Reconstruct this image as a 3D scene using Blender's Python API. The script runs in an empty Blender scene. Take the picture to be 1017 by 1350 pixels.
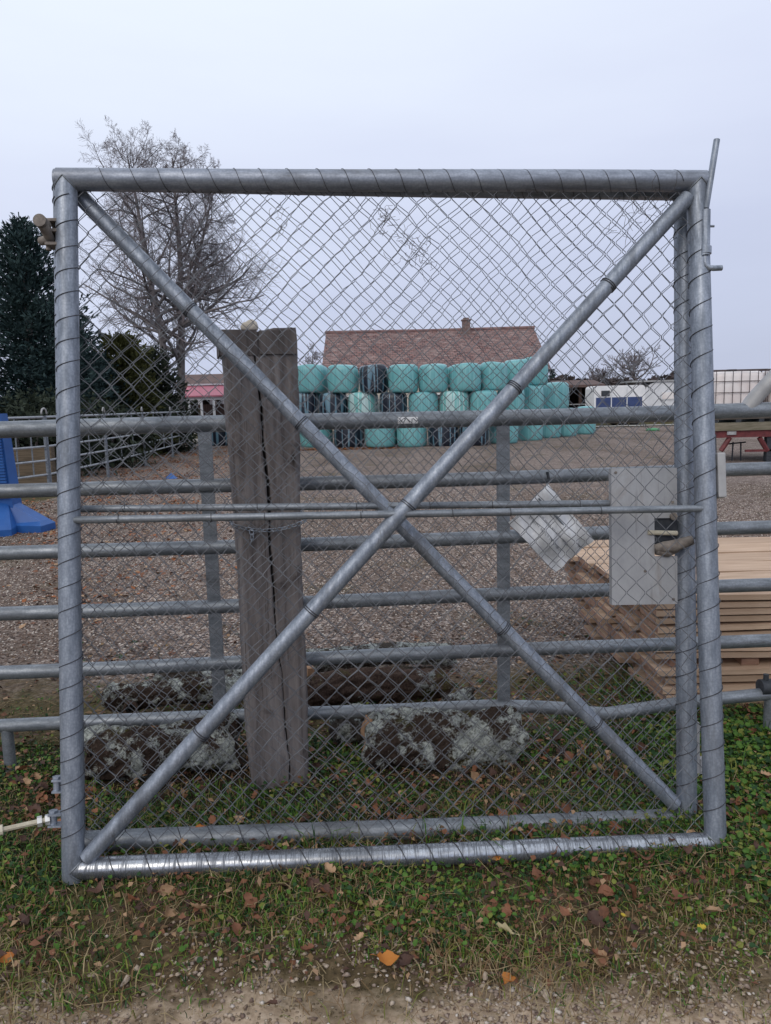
import bpy, math, random
import numpy as np
from mathutils import Vector, Matrix
random.seed(7); rng = np.random.default_rng(7)
S = bpy.context.scene; COL = S.collection
R = math.radians; PI = math.pi

# ------------------------------------------------------------------ camera
F = 1010.0; CH = 1.5; PITCH = R(8.0); ROLL = R(1.4)
fw = np.array([0, math.cos(PITCH), -math.sin(PITCH)])
_u = np.array([0, math.sin(PITCH), math.cos(PITCH)]); _r = np.array([1.0, 0, 0])
rt = _r*math.cos(ROLL)-_u*math.sin(ROLL); up = _u*math.cos(ROLL)+_r*math.sin(ROLL)
CAM = np.array([0, 0, CH])
cd = bpy.data.cameras.new('camera'); co = bpy.data.objects.new('camera', cd); COL.objects.link(co)
cd.sensor_fit = 'HORIZONTAL'; cd.sensor_width = 36; cd.lens = 36*F/1017
cd.clip_start = 0.05; cd.clip_end = 3000
co.matrix_world = Matrix(((rt[0], up[0], -fw[0], 0), (rt[1], up[1], -fw[1], 0), (rt[2], up[2], -fw[2], CH), (0, 0, 0, 1)))
S.camera = co
def ray(x, y): return fw+rt*(x-508.5)/F+up*(675-y)/F
def gnd(x, y, z=0.0):
    r = ray(x, y); return CAM+r*((z-CH)/r[2])
def atY(x, y, Y):
    r = ray(x, y); return CAM+r*(Y/r[1])

# ------------------------------------------------------------------ sky, sun, exposure
SUN_EL, SUN_AZ = R(38), R(200)
w = bpy.data.worlds.new('World'); S.world = w; w.use_nodes = True
nt = w.node_tree; nt.nodes.clear(); N = nt.nodes; L = nt.links
out = N.new('ShaderNodeOutputWorld'); bg = N.new('ShaderNodeBackground'); bg.inputs[1].default_value = 0.1
sky = N.new('ShaderNodeTexSky'); sky.sky_type = 'NISHITA'; sky.sun_disc = False
sky.sun_elevation = SUN_EL; sky.sun_rotation = SUN_AZ; sky.air_density = 1.0; sky.dust_density = 3.0
tc = N.new('ShaderNodeTexCoord'); sp = N.new('ShaderNodeSeparateXYZ'); L.new(tc.outputs['Generated'], sp.inputs[0])
mp = N.new('ShaderNodeMapping'); mp.inputs['Scale'].default_value = (1.2, 1.2, 5.0); L.new(tc.outputs['Generated'], mp.inputs[0])
nz = N.new('ShaderNodeTexNoise'); nz.inputs['Scale'].default_value = 1.6; nz.inputs['Detail'].default_value = 5; L.new(mp.outputs[0], nz.inputs[0])
m1 = N.new('ShaderNodeMath'); m1.operation = 'MULTIPLY_ADD'; m1.inputs[1].default_value = 0.22; m1.inputs[2].default_value = -0.11; L.new(nz.outputs[0], m1.inputs[0])
m2 = N.new('ShaderNodeMath'); m2.operation = 'MULTIPLY_ADD'; m2.inputs[1].default_value = -0.14; L.new(sp.outputs[0], m2.inputs[0]); L.new(m1.outputs[0], m2.inputs[2])
m3 = N.new('ShaderNodeMath'); m3.operation = 'ADD'; L.new(sp.outputs[2], m3.inputs[0]); L.new(m2.outputs[0], m3.inputs[1])
cr = N.new('ShaderNodeValToRGB'); L.new(m3.outputs[0], cr.inputs[0])
for i, (p, c) in enumerate([(0.0, (.545, .595, .765, 1)), (0.13, (.615, .67, .86, 1)), (0.27, (.745, .805, .985, 1)), (0.46, (.88, .955, 1.09, 1)), (0.75, (.92, .98, 1.08, 1))]):
    e = cr.color_ramp.elements[i] if i < 2 else cr.color_ramp.elements.new(p)
    e.position = p; e.color = c
gain = N.new('ShaderNodeVectorMath'); gain.operation = 'SCALE'; gain.inputs['Scale'].default_value = 10.0; L.new(cr.outputs[0], gain.inputs[0])
mx = N.new('ShaderNodeMix'); mx.data_type = 'RGBA'; mx.inputs[0].default_value = 0.95
L.new(sky.outputs[0], mx.inputs[6]); L.new(gain.outputs[0], mx.inputs[7]); L.new(mx.outputs[2], bg.inputs[0]); L.new(bg.outputs[0], out.inputs[0])
sl = bpy.data.lights.new('sun', 'SUN'); sl.energy = 0.9; sl.angle = R(30); sl.color = (1, .90, .76)
so = bpy.data.objects.new('sun', sl); COL.objects.link(so)
_d = Vector((math.sin(SUN_AZ)*math.cos(SUN_EL), math.cos(SUN_AZ)*math.cos(SUN_EL), math.sin(SUN_EL)))
so.rotation_euler = _d.to_track_quat('Z', 'Y').to_euler(); so.location = (0, 0, 30)
S.view_settings.view_transform = 'Standard'; S.view_settings.look = 'None'; S.view_settings.exposure = 0; S.view_settings.gamma = 1

# ------------------------------------------------------------------ materials
class G:
    def __init__(s, name):
        s.m = bpy.data.materials.new(name); s.m.use_nodes = True; s.t = s.m.node_tree; s.t.nodes.clear()
        s.o = s.n('ShaderNodeOutputMaterial'); s.b = s.n('ShaderNodeBsdfPrincipled'); s.l(s.b.outputs[0], s.o.inputs[0])
        s.tc = s.n('ShaderNodeTexCoord')
    def n(s, t, **k):
        x = s.t.nodes.new(t)
        for a, v in k.items(): setattr(x, a, v)
        return x
    def l(s, a, b): s.t.links.new(a, b)
    def coord(s, scale=(1, 1, 1), space='Object', rot=(0, 0, 0)):
        mp = s.n('ShaderNodeMapping'); mp.inputs['Scale'].default_value = scale; mp.inputs['Rotation'].default_value = rot
        if space == 'World':
            g = s.n('ShaderNodeNewGeometry'); s.l(g.outputs['Position'], mp.inputs[0])
        else: s.l(s.tc.outputs[space], mp.inputs[0])
        return mp.outputs[0]
    def noise(s, scale, detail=4, stretch=(1, 1, 1), rough=.55, space='Object', dist=0.0):
        x = s.n('ShaderNodeTexNoise'); x.inputs['Scale'].default_value = scale; x.inputs['Detail'].default_value = detail
        x.inputs['Roughness'].default_value = rough; x.inputs['Distortion'].default_value = dist
        s.l(s.coord(stretch, space), x.inputs[0]); return x.outputs[0]
    def vor(s, scale, stretch=(1, 1, 1), space='Object', feature='F1', outp='Distance'):
        x = s.n('ShaderNodeTexVoronoi', feature=feature); x.inputs['Scale'].default_value = scale
        s.l(s.coord(stretch, space), x.inputs[0]); return x.outputs[outp]
    def ramp(s, v, stops, interp='LINEAR'):
        x = s.n('ShaderNodeValToRGB'); x.color_ramp.interpolation = interp; s.l(v, x.inputs[0])
        for i, (p, c) in enumerate(stops):
            e = x.color_ramp.elements[i] if i < 2 else x.color_ramp.elements.new(p)
            e.position = p
            if not isinstance(c, (tuple, list)): c = (c, c, c)
            e.color = (*c[:3], 1)
        return x.outputs[0]
    def mix(s, f, a, b, mode='MIX'):
        x = s.n('ShaderNodeMix'); x.data_type = 'RGBA'; x.blend_type = mode
        for i, v in ((0, f), (6, a), (7, b)):
            if isinstance(v, (int, float)): x.inputs[i].default_value = v if i == 0 else (v, v, v, 1)
            elif isinstance(v, (tuple, list)): x.inputs[i].default_value = (*v[:3], 1)
            else: s.l(v, x.inputs[i])
        return x.outputs[2]
    def math(s, op, a, b=0.0, c=None):
        x = s.n('ShaderNodeMath', operation=op)
        for i, v in enumerate((a, b, c)):
            if v is None: continue
            if isinstance(v, (int, float)): x.inputs[i].default_value = v
            else: s.l(v, x.inputs[i])
        return x.outputs[0]
    def set(s, col=None, rough=None, metal=None, bump=None, bs=.3, bd=.01, spec=None, trans=None):
        for k, v in (('Base Color', col), ('Roughness', rough), ('Metallic', metal), ('Specular IOR Level', spec), ('Transmission Weight', trans)):
            if v is None: continue
            if isinstance(v, (int, float)): s.b.inputs[k].default_value = v
            elif isinstance(v, (tuple, list)): s.b.inputs[k].default_value = (*v[:3], 1)
            else: s.l(v, s.b.inputs[k])
        if bump is not None:
            b = s.n('ShaderNodeBump'); b.inputs['Strength'].default_value = bs; b.inputs['Distance'].default_value = bd
            s.l(bump, b.inputs['Height']); s.l(b.outputs[0], s.b.inputs['Normal'])
        return s.m
def simple(name, c1, c2, scale=8, rough=.7, metal=0, stretch=(1, 1, 1), bs=.2, bd=.005, spec=.4, detail=5):
    g = G(name); n = g.noise(scale, detail, stretch)
    return g.set(g.ramp(n, [(.3, c1), (.7, c2)]), rough, metal, n, bs, bd, spec)
def rnd_leaf(name, c1, c2, rough=.6, spec=.3):
    g = G(name); oi = g.n('ShaderNodeObjectInfo'); n = g.noise(60, 3, space='World')
    f = g.math('MULTIPLY_ADD', oi.outputs['Random'], .5, g.math('MULTIPLY', n, .5))
    return g.set(g.ramp(f, [(.2, c1), (.8, c2)]), rough, 0, spec=spec)
def galvanised(name, a=(.185, .215, .265), b=(.385, .425, .495), wet=False, axis='z'):
    g = G(name); st = {'z': (1, 1, .25), 'x': (.25, 1, 1)}[axis]
    n = g.noise(34, 8, st, .68); s2 = g.vor(130); f = g.noise(7, 6, st, .65); sc = g.noise(90, 5, {'z': (1.6, 1.6, .12), 'x': (.12, 1.6, 1.6)}[axis], .7)
    base = g.ramp(n, [(.34, a), (.64, b)])
    base = g.mix(g.ramp(s2, [(.25, 0.), (.75, .32)]), base, tuple(q*.72 for q in a))
    base = g.mix(g.ramp(f, [(.52, 0.), (.68, .6)]), base, (.11, .112, .118))
    base = g.mix(g.ramp(sc, [(.60, 0.), (.70, .5)]), base, tuple(min(1, q*1.35) for q in b))
    base = g.mix(g.ramp(g.noise(11, 7, st, .75), [(.62, 0.), (.70, .6)]), base, (.085, .075, .065))
    rough = g.ramp(n, [(.3, .62), (.7, .42)]); metal = .55
    if wet:
        d = g.noise(60, 5, (2.2, .22, .22), .6, dist=1.2)
        base = g.mix(g.ramp(d, [(.48, 0.), (.58, .75)]), base, (.10, .11, .13))
        rough = g.ramp(d, [(.45, .22), (.58, .55)]); metal = .8
    return g.set(base, rough, metal, n, .25, .002)
M = {}
M['galv'] = galvanised('galvanised_steel')
M['galv_wet'] = galvanised('wet_galvanised_steel', (.30, .32, .36), (.55, .58, .63), True, 'x')
M['galv_bar'] = galvanised('weathered_galvanised_rail', (.15, .17, .195), (.30, .325, .36), axis='x')
M['galv_top'] = galvanised('grimy_galvanised_top_rail', (.215, .24, .295), (.37, .405, .48), axis='x')
M['pen_rail'] = simple('dull_zinc_pipe', (.26, .275, .30), (.40, .42, .45), 8, .55, .3)
M['galv_pale'] = simple('pale_galvanised_sheet', (.28, .28, .29), (.42, .42, .425), 14, .55, .15)
M['wire'] = simple('weathered_wire', (.07, .075, .09), (.21, .22, .24), 9, .6, .3)
M['tie'] = simple('dark_tie_wire', (.04, .042, .05), (.09, .09, .10), 20, .6, .3)
M['dark'] = simple('dark_steel', (.03, .035, .045), (.07, .075, .085), 30, .6, .4)
M['rust'] = simple('rusty_iron', (.13, .11, .10), (.30, .265, .235), 40, .8, .2)
M['zinc'] = simple('bright_zinc', (.55, .55, .55), (.75, .75, .73), 30, .4, .5)
M['cream'] = simple('aged_cream_metal', (.42, .38, .29), (.62, .57, .45), 40, .6)
M['white'] = simple('white_paint', (.70, .71, .73), (.82, .82, .83), 5, .5)
M['offwhite'] = simple('off_white_panel', (.60, .61, .64), (.74, .75, .78), 3, .5)
M['navy'] = simple('navy_panel', (.03, .05, .14), (.05, .08, .20), 5, .4)
M['tyre'] = simple('tyre_rubber', (.012, .012, .013), (.03, .03, .03), 20, .85)
M['red'] = simple('dull_red_paint', (.10, .024, .028), (.18, .04, .042), 12, .6)
M['pink'] = simple('faded_red_roofing', (.50, .15, .20), (.62, .22, .28), 6, .5, stretch=(4, 1, 1))
M['glass'] = simple('dark_glass', (.02, .025, .03), (.05, .055, .06), 3, .1)
M['brownroof'] = simple('brown_sheet_roof', (.09, .055, .05), (.15, .10, .09), 2, .8)
M['chimney'] = simple('sooty_brick', (.12, .085, .08), (.26, .19, .175), 9, .9)
M['ridge'] = simple('clay_ridge_tile', (.11, .06, .06), (.27, .17, .16), 2.2, .85)
M['barnwood'] = simple('dark_barn_wood', (.035, .022, .02), (.09, .06, .05), 6, .9, stretch=(6, 6, .4))
M['sleeper'] = simple('old_sleeper_wood', (.06, .045, .03), (.17, .13, .09), 5, .9, stretch=(.5, 4, 8))
M['concrete'] = simple('pale_concrete', (.30, .28, .26), (.44, .42, .39), 1.5, .9)
M['blue'] = simple('blue_plastic', (.012, .068, .25), (.020, .105, .35), 4, .45, bs=.05)
M['render'] = simple('cream_render', (.5, .45, .38), (.62, .57, .50), 3, .9)
M['stone'] = simple('pale_limestone', (.42, .37, .30), (.62, .57, .50), 30, .9, bs=.5)
M['orangetile'] = simple('orange_terracotta', (.35, .10, .04), (.50, .17, .08), 30, .85)
M['cutwood'] = simple('pale_cut_wood', (.28, .16, .09), (.42, .26, .16), 20, .85)
M['green'] = simple('green_plastic', (.06, .22, .10), (.09, .30, .14), 8, .5)
M['tank'] = simple('milky_plastic_tank', (.74, .66, .64), (.86, .83, .82), 2.2, .35)
M['cage'] = simple('dark_rusty_cage', (.07, .055, .055), (.16, .13, .13), 12, .7, .3)
M['deck'] = simple('mossy_deck_plank', (.12, .11, .07), (.24, .21, .16), 3, .9, stretch=(1, 6, 6))
M['ink'] = simple('faded_ink', (.04, .045, .06), (.12, .13, .16), 60, .8)
M['vine'] = simple('dry_vine_stem', (.06, .055, .055), (.14, .12, .11), 30, .9)
M['bark'] = simple('birch_bark', (.07, .06, .062), (.22, .20, .205), 3.0, .9, stretch=(1, 1, .5), bs=.5, bd=.03)
M['twig'] = simple('bare_twig', (.13, .112, .118), (.24, .21, .22), 4, .9)
M['spruce'] = simple('spruce_needles', (.016, .034, .038), (.048, .082, .08), 1.3, .75, spec=.2)
M['olive'] = simple('olive_conifer_leaf', (.036, .042, .014), (.09, .094, .032), 1.6, .8, spec=.2)
M['darkleaf'] = simple('dark_shrub_leaf', (.016, .024, .017), (.04, .052, .034), 2, .8, spec=.2)
M['brownleaf'] = simple('dead_brown_foliage', (.05, .032, .024), (.10, .06, .045), 3, .9, spec=.2)
M['hedge'] = simple('winter_hedge_twigs', (.045, .036, .038), (.085, .068, .066), 3, .9, spec=.1)
def plate():
    g = G('stained_lock_plate'); n = g.noise(9, 7, (1, 1, .5), .7); f = g.noise(70, 5, rough=.7); s_ = g.noise(3.2, 6, (1.6, 1, .5), .68, dist=.6); d = g.noise(40, 5, (1.2, 1.2, .08), .7)
    c = g.ramp(n, [(.3, (.30, .305, .325)), (.7, (.44, .445, .46))])
    c = g.mix(g.ramp(s_, [(.55, 0.), (.70, .7)]), c, (.22, .175, .13)); c = g.mix(g.ramp(d, [(.6, 0.), (.7, .45)]), c, (.17, .165, .16)); c = g.mix(g.ramp(f, [(.62, 0.), (.72, .4)]), c, (.5, .5, .5))
    return g.set(c, g.ramp(n, [(.3, .65), (.7, .45)]), .25, n, .3, .003)
M['plate'] = plate()
def sleeve():
    g = G('clear_plastic_sleeve'); n = g.noise(16, 4, (1, 1, .5))
    return g.set(g.ramp(n, [(.3, (.56, .58, .63)), (.7, (.82, .83, .86))]), .25, 0, n, 1.0, .02, .5)
M['sleeve'] = sleeve()
def roof_tiles():
    g = G('clay_roof_tiles'); b = g.n('ShaderNodeTexBrick'); b.offset = .5
    b.inputs['Scale'].default_value = 1; b.inputs['Brick Width'].default_value = .30; b.inputs['Row Height'].default_value = .27
    b.inputs['Mortar Size'].default_value = .026; b.inputs['Bias'].default_value = -.15
    b.inputs['Color1'].default_value = (.215, .108, .095, 1); b.inputs['Color2'].default_value = (.10, .052, .056, 1); b.inputs['Mortar'].default_value = (.028, .018, .02, 1)
    u = g.n('ShaderNodeUVMap'); g.l(u.outputs[0], b.inputs[0])
    n = g.noise(.9, 6); l2 = g.noise(4, 4, (.5, 4, 4))
    c = g.mix(g.ramp(n, [(.42, 0.), (.7, .55)]), b.outputs[0], (.20, .14, .13))
    c = g.mix(g.ramp(l2, [(.53, 0.), (.62, .8)]), c, (.36, .285, .265))
    return g.set(c, .85, 0, b.outputs['Fac'], -.6, .03)
M['tiles'] = roof_tiles()
def post_wood():
    g = G('weathered_grey_timber'); n = g.noise(9, 8, (3.2, 3.2, .28), .65, dist=.6); f = g.noise(30, 6, (3, 3, .1)); k = g.vor(5.5, (1.3, 1.3, .45)); big = g.noise(2.2, 4, (1, 1, .8))
    c = g.ramp(n, [(.26, (.07, .060, .061)), (.5, (.165, .148, .148)), (.74, (.255, .235, .235))])
    c = g.mix(g.ramp(f, [(.60, 0.), (.68, .6)]), c, (.045, .036, .034))
    c = g.mix(g.ramp(g.noise(7, 7, (1, 1, .6), .7, dist=1.0), [(.54, 0.), (.66, .7)]), c, (.05, .041, .041))
    c = g.mix(g.ramp(g.noise(3, 6, (1, 1, .5), .7), [(.56, 0.), (.7, .6)]), c, (.31, .285, .285))
    c = g.mix(g.ramp(k, [(.03, .9), (.10, 0.)]), c, (.02, .016, .015))
    c = g.mix(g.ramp(big, [(.5, 0.), (.75, .6)]), c, (.085, .068, .062))
    return g.set(c, .9, 0, g.mix(.5, n, f), .7, .01, .2)
M['post'] = post_wood()
M['postcap'] = simple('dark_wet_timber', (.05, .043, .043), (.17, .15, .148), 8, .9, stretch=(3, 3, .4), bs=.6)
def lichen(name, bark1, bark2, thr, pale=(.40, .42, .38)):
    g = G(name); n = g.noise(20, 9, rough=.72, dist=.6); f = g.noise(95, 5, rough=.7); m = g.noise(6, 5, rough=.65)
    big = g.noise(5.5, 5, rough=.6, dist=1.0); k = g.vor(15); rs = g.math('SUBTRACT', 1.0, k)
    c = g.ramp(f, [(.3, bark1), (.7, bark2)])
    c = g.mix(g.ramp(m, [(.56, 0.), (.66, .85)]), c, g.ramp(f, [(.3, (.035, .04, .008)), (.7, (.10, .095, .02))]))
    s = g.math('ADD', g.math('MULTIPLY_ADD', big, .42, g.math('MULTIPLY', n, .30)), g.math('MULTIPLY_ADD', f, .16, g.math('MULTIPLY', rs, .12)))
    lc = g.ramp(n, [(.36, (.16, .175, .165)), (.5, (.34, .365, .35)), (.64, tuple(q*1.2 for q in pale))]); lc = g.mix(g.ramp(f, [(.38, .75), (.52, 0.)]), lc, (.07, .07, .06))
    c = g.mix(g.ramp(s, [(thr, 0.), (thr+.045, 1.)]), c, lc)
    return g.set(c, .95, 0, g.mix(.5, n, f), 1.0, .02, .1)
M['lichen'] = lichen('lichened_bark', (.022, .016, .013), (.07, .048, .038), .474)
M['bark_log'] = lichen('brown_log_bark', (.035, .022, .017), (.12, .082,   .066), .555, (.30, .29, .27))
M['lichen_grey'] = lichen('pale_lichened_bark', (.035, .03, .026), (.10, .085, .075), .47, (.38, .40, .38))
def boards(name, dark=1.0):
    g = G(name); oi = g.n('ShaderNodeObjectInfo'); n = g.noise(6, 7, (.5, 7, 7), dist=.4); k = g.vor(2.6, (.5, 2.5, 2.5))
    c = g.ramp(n, [(.3, (.45*dark, .305*dark, .21*dark)), (.7, (.68*dark, .50*dark, .365*dark))])
    c = g.mix(g.ramp(k, [(.03, .7), (.07, 0.)]), c, (.20*dark, .10*dark, .06*dark))
    c = g.mix(g.math('MULTIPLY', oi.outputs['Random'], .55), c, (.28*dark, .19*dark, .13*dark))
    return g.set(c, .8, 0, n, .3, .003, .25)
M['board'] = boards('fresh_sawn_board')
M['boardend'] = simple('reddened_board_end', (.20, .11, .08), (.40, .25, .17), 14, .85)
def bale(name, kind):
    g = G(name); oi = g.n('ShaderNodeObjectInfo')
    s = g.n('ShaderNodeSeparateXYZ'); g.l(g.tc.outputs['Object'], s.inputs[0])
    ang = g.math('ARCTAN2', s.outputs[1], s.outputs[0])
    W = g.math('MULTIPLY_ADD', oi.outputs['Random'], 37.0, ang)
    def band(sc, det=1.0, kz=.06):
        x = g.n('ShaderNodeTexNoise', noise_dimensions='2D'); x.inputs['Scale'].default_value = sc; x.inputs['Detail'].default_value = det
        cb = g.n('ShaderNodeCombineXYZ'); g.l(W, cb.inputs[0]); g.l(g.math('MULTIPLY', s.outputs[2], kz), cb.inputs[1]); g.l(cb.outputs[0], x.inputs[0]); return x.outputs[0]
    fine = band(16, 4); wr = g.noise(5, 6, (1, 1, .5), .7)
    if kind == 'teal':
        c = g.ramp(fine, [(.3, (.11, .34, .365)), (.55, (.155, .41, .43)), (.75, (.26, .53, .54))])
        c = g.mix(g.math('MULTIPLY', oi.outputs['Random'], .35), c, (.15, .36, .40))
        c = g.mix(g.ramp(wr, [(.5, 0.), (.8, .35)]), c, (.34, .58, .59))
    elif kind == 'white':
        c = g.ramp(band(2.6), [(.40, (.14, .44, .43)), (.46, (.46, .62, .62)), (.58, (.50, .64, .64)), (.63, (.15, .44, .43))])
        c = g.mix(.25, c, g.ramp(fine, [(.3, (.1, .36, .36)), (.7, (.5, .66, .66))]))
    else:
        c = g.ramp(band(1.9, .5), [(.515, (.010, .013, .024)), (.525, (.10, .20, .27)), (.60, (.19, .31, .38)), (.615, (.010, .013, .024))])
        c = g.mix(.10, c, g.ramp(fine, [(.45, (.006, .009, .018)), (.75, (.10, .18, .25))]))
    return g.set(c, .34, 0, g.mix(.5, fine, wr), .5, .03, .5)
M['bale_teal'] = bale('teal_bale_wrap', 'teal'); M['bale_dark'] = bale('black_bale_wrap', 'dark'); M['bale_white'] = bale('white_streaked_bale_wrap', 'white')
# ground covers
def ground_mat(name, kind):
    g = G(name)
    v = g.n('ShaderNodeTexVoronoi'); v.inputs['Scale'].default_value = 42; g.l(g.coord(space='World'), v.inputs[0])
    sv = g.n('ShaderNodeSeparateColor'); g.l(v.outputs['Color'], sv.inputs[0])
    n = g.noise(1.1, 6, space='World'); f = g.noise(35, 5, space='World'); mm = g.noise(4, 5, space='World')
    gp = g.n('ShaderNodeNewGeometry'); ps = g.n('ShaderNodeSeparateXYZ'); g.l(gp.outputs['Position'], ps.inputs[0])
    sc_ = g.ramp(f, [(.3, (.040, .028, .015)), (.55, (.105, .072, .040)), (.75, (.19, .137, .082))])
    sc_ = g.mix(g.ramp(n, [(.45, 0.), (.62, .6)]), sc_, (.062, .060, .018))
    pv = g.n('ShaderNodeTexVoronoi'); pv.inputs['Scale'].default_value = 105; g.l(g.coord(space='World'), pv.inputs[0]); ps2 = g.n('ShaderNodeSeparateColor'); g.l(pv.outputs['Color'], ps2.inputs[0])
    pebm = g.math('MULTIPLY', g.ramp(ps2.outputs[0], [(.66, 0.), (.70, 1.)]), g.ramp(pv.outputs['Distance'], [(.34, 1.), (.46, 0.)]))
    pebc = g.ramp(ps2.outputs[1], [(.0, (.16, .11, .07)), (.6, (.34, .26, .18)), (1., (.58, .50, .40))])
    if kind == 'gravel':
        v2 = g.n('ShaderNodeTexVoronoi'); v2.inputs['Scale'].default_value = 75; g.l(g.coord(space='World'), v2.inputs[0]); s3 = g.n('ShaderNodeSeparateColor'); g.l(v2.outputs['Color'], s3.inputs[0])
        pb = [(.0, (.032, .022, .020)), (.35, (.130, .094, .080)), (.65, (.230, .176, .152)), (.86, (.37, .30, .265)), (1., (.62, .55, .50))]
        c = g.mix(.5, g.ramp(sv.outputs[0], pb), g.ramp(s3.outputs[0], pb))
        c = g.mix(g.ramp(mm, [(.52, 0.), (.7, .45)]), c, (.075, .05, .036))
        c = g.mix(g.ramp(g.noise(.55, 5, (1, .35, 1), space='World', rough=.65, dist=.8), [(.46, 0.), (.64, .55)]), c, (.085, .060, .042))
        c = g.mix(g.ramp(n, [(.56, 0.), (.66, .4)]), c, (.065, .062, .022))
        e = g.math('MULTIPLY_ADD', g.noise(1.6, 6, space='World', rough=.7), 1.5, ps.outputs[1]); e = g.math('MULTIPLY_ADD', g.math('MAXIMUM', g.math('SUBTRACT', ps.outputs[0], .9), 0.0), -.35, e)
        c = g.mix(g.ramp(g.math('SUBTRACT', e, 4.62), [(.0, 0.), (.55, 1.)]), sc_, c)
        h = g.ramp(v.outputs['Distance'], [(.0, 1.), (.7, 0.)]); bs, bd = .9, .012
    elif kind == 'soil':
        wet = g.math('MULTIPLY_ADD', g.noise(2.5, 6, space='World', rough=.7), .7, ps.outputs[1])  # mask for the painted shade: distance from the viewer broken up by noise, not moisture
        sc_ = g.mix(g.ramp(g.math('SUBTRACT', wet, 2.15), [(.0, 0.), (.5, .8)]), sc_, (.022, .017, .011))  # shade among the grass behind the gates, painted into the soil colour
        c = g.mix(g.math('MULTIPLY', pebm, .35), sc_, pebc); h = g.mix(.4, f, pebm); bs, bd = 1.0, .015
    elif kind == 'track':
        c = g.ramp(f, [(.25, (.26, .185, .125)), (.5, (.40, .305, .22)), (.75, (.55, .445, .345))])
        c = g.mix(g.ramp(mm, [(.5, 0.), (.68, .55)]), c, (.13, .09, .055))
        c = g.mix(pebm, c, pebc)
        e = g.math('MULTIPLY_ADD', g.noise(3.6, 8, space='World', rough=.72), -.72, g.math('MULTIPLY', ps.outputs[1], -1.0)); e = g.math('ADD', e, 2.20)
        c = g.mix(g.ramp(e, [(.0, 0.), (.16, 1.)]), sc_, c)
        h = g.mix(.5, f, pebm); bs, bd = 1.0, .012
    else:
        c = g.ramp(f, [(.3, (.05, .05, .018)), (.7, (.12, .11, .045))])
        c = g.mix(g.ramp(n, [(.4, 0.), (.6, .6)]), c, (.10, .075, .04)); h = f; bs, bd = .8, .05
    return g.set(c, .92, 0, h, bs, bd, .2)
M['gravel'] = ground_mat('yard_gravel', 'gravel'); M['soil'] = ground_mat('soil_with_painted_shade', 'soil'); M['track'] = ground_mat('pale_dirt', 'track'); M['meadow'] = ground_mat('winter_grass', 'meadow')
for i, (a, b) in enumerate([((.11, .072, .055), (.20, .14, .11)), ((.23, .17, .135), (.33, .26, .215)), ((.045, .033, .028), (.09, .066, .055)), ((.46, .40, .35), (.66, .60, .54))]):
    M['peb%d' % i] = simple(['brown', 'buff', 'dark', 'pale'][i]+'_pebble', a, b, 70, .85, bs=.2)
M['tanpeb'] = simple('tan_track_pebble', (.30, .23, .17), (.48, .40, .32), 60, .9)
for k, a, b in (('g1', (.038, .10, .011), (.08, .165, .022)), ('g2', (.10, .125, .018), (.19, .205, .04)), ('g3', (.20, .145, .075), (.36, .28, .155)), ('g4', (.010, .038, .010), (.026, .070, .018)), ('g5', (.12, .072, .034), (.21, .13, .06))):
    M[k] = simple({'g1': 'green', 'g2': 'yellow_green', 'g3': 'straw', 'g4': 'deep_green', 'g5': 'brown'}[k]+'_grass_blade', a, b, 40, .65, spec=.3)
M['lf_brown'] = rnd_leaf('brown_leaf', (.10, .042, .022), (.27, .115, .06)); M['lf_dark'] = rnd_leaf('dark_leaf', (.035, .019, .015), (.11, .055, .038))
M['lf_tan'] = rnd_leaf('tan_leaf', (.26, .155, .085), (.46, .30, .18)); M['lf_orange'] = rnd_leaf('orange_leaf', (.32, .10, .02), (.48, .19, .035))
M['lf_rust'] = rnd_leaf('rusty_leaf', (.20, .065, .022), (.34, .125, .045)); M['lf_cream'] = rnd_leaf('cream_leaf', (.50, .42, .24), (.62, .54, .34)); M['lf_yellow'] = rnd_leaf('yellow_leaf', (.42, .30, .03), (.52, .40, .05))

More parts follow.
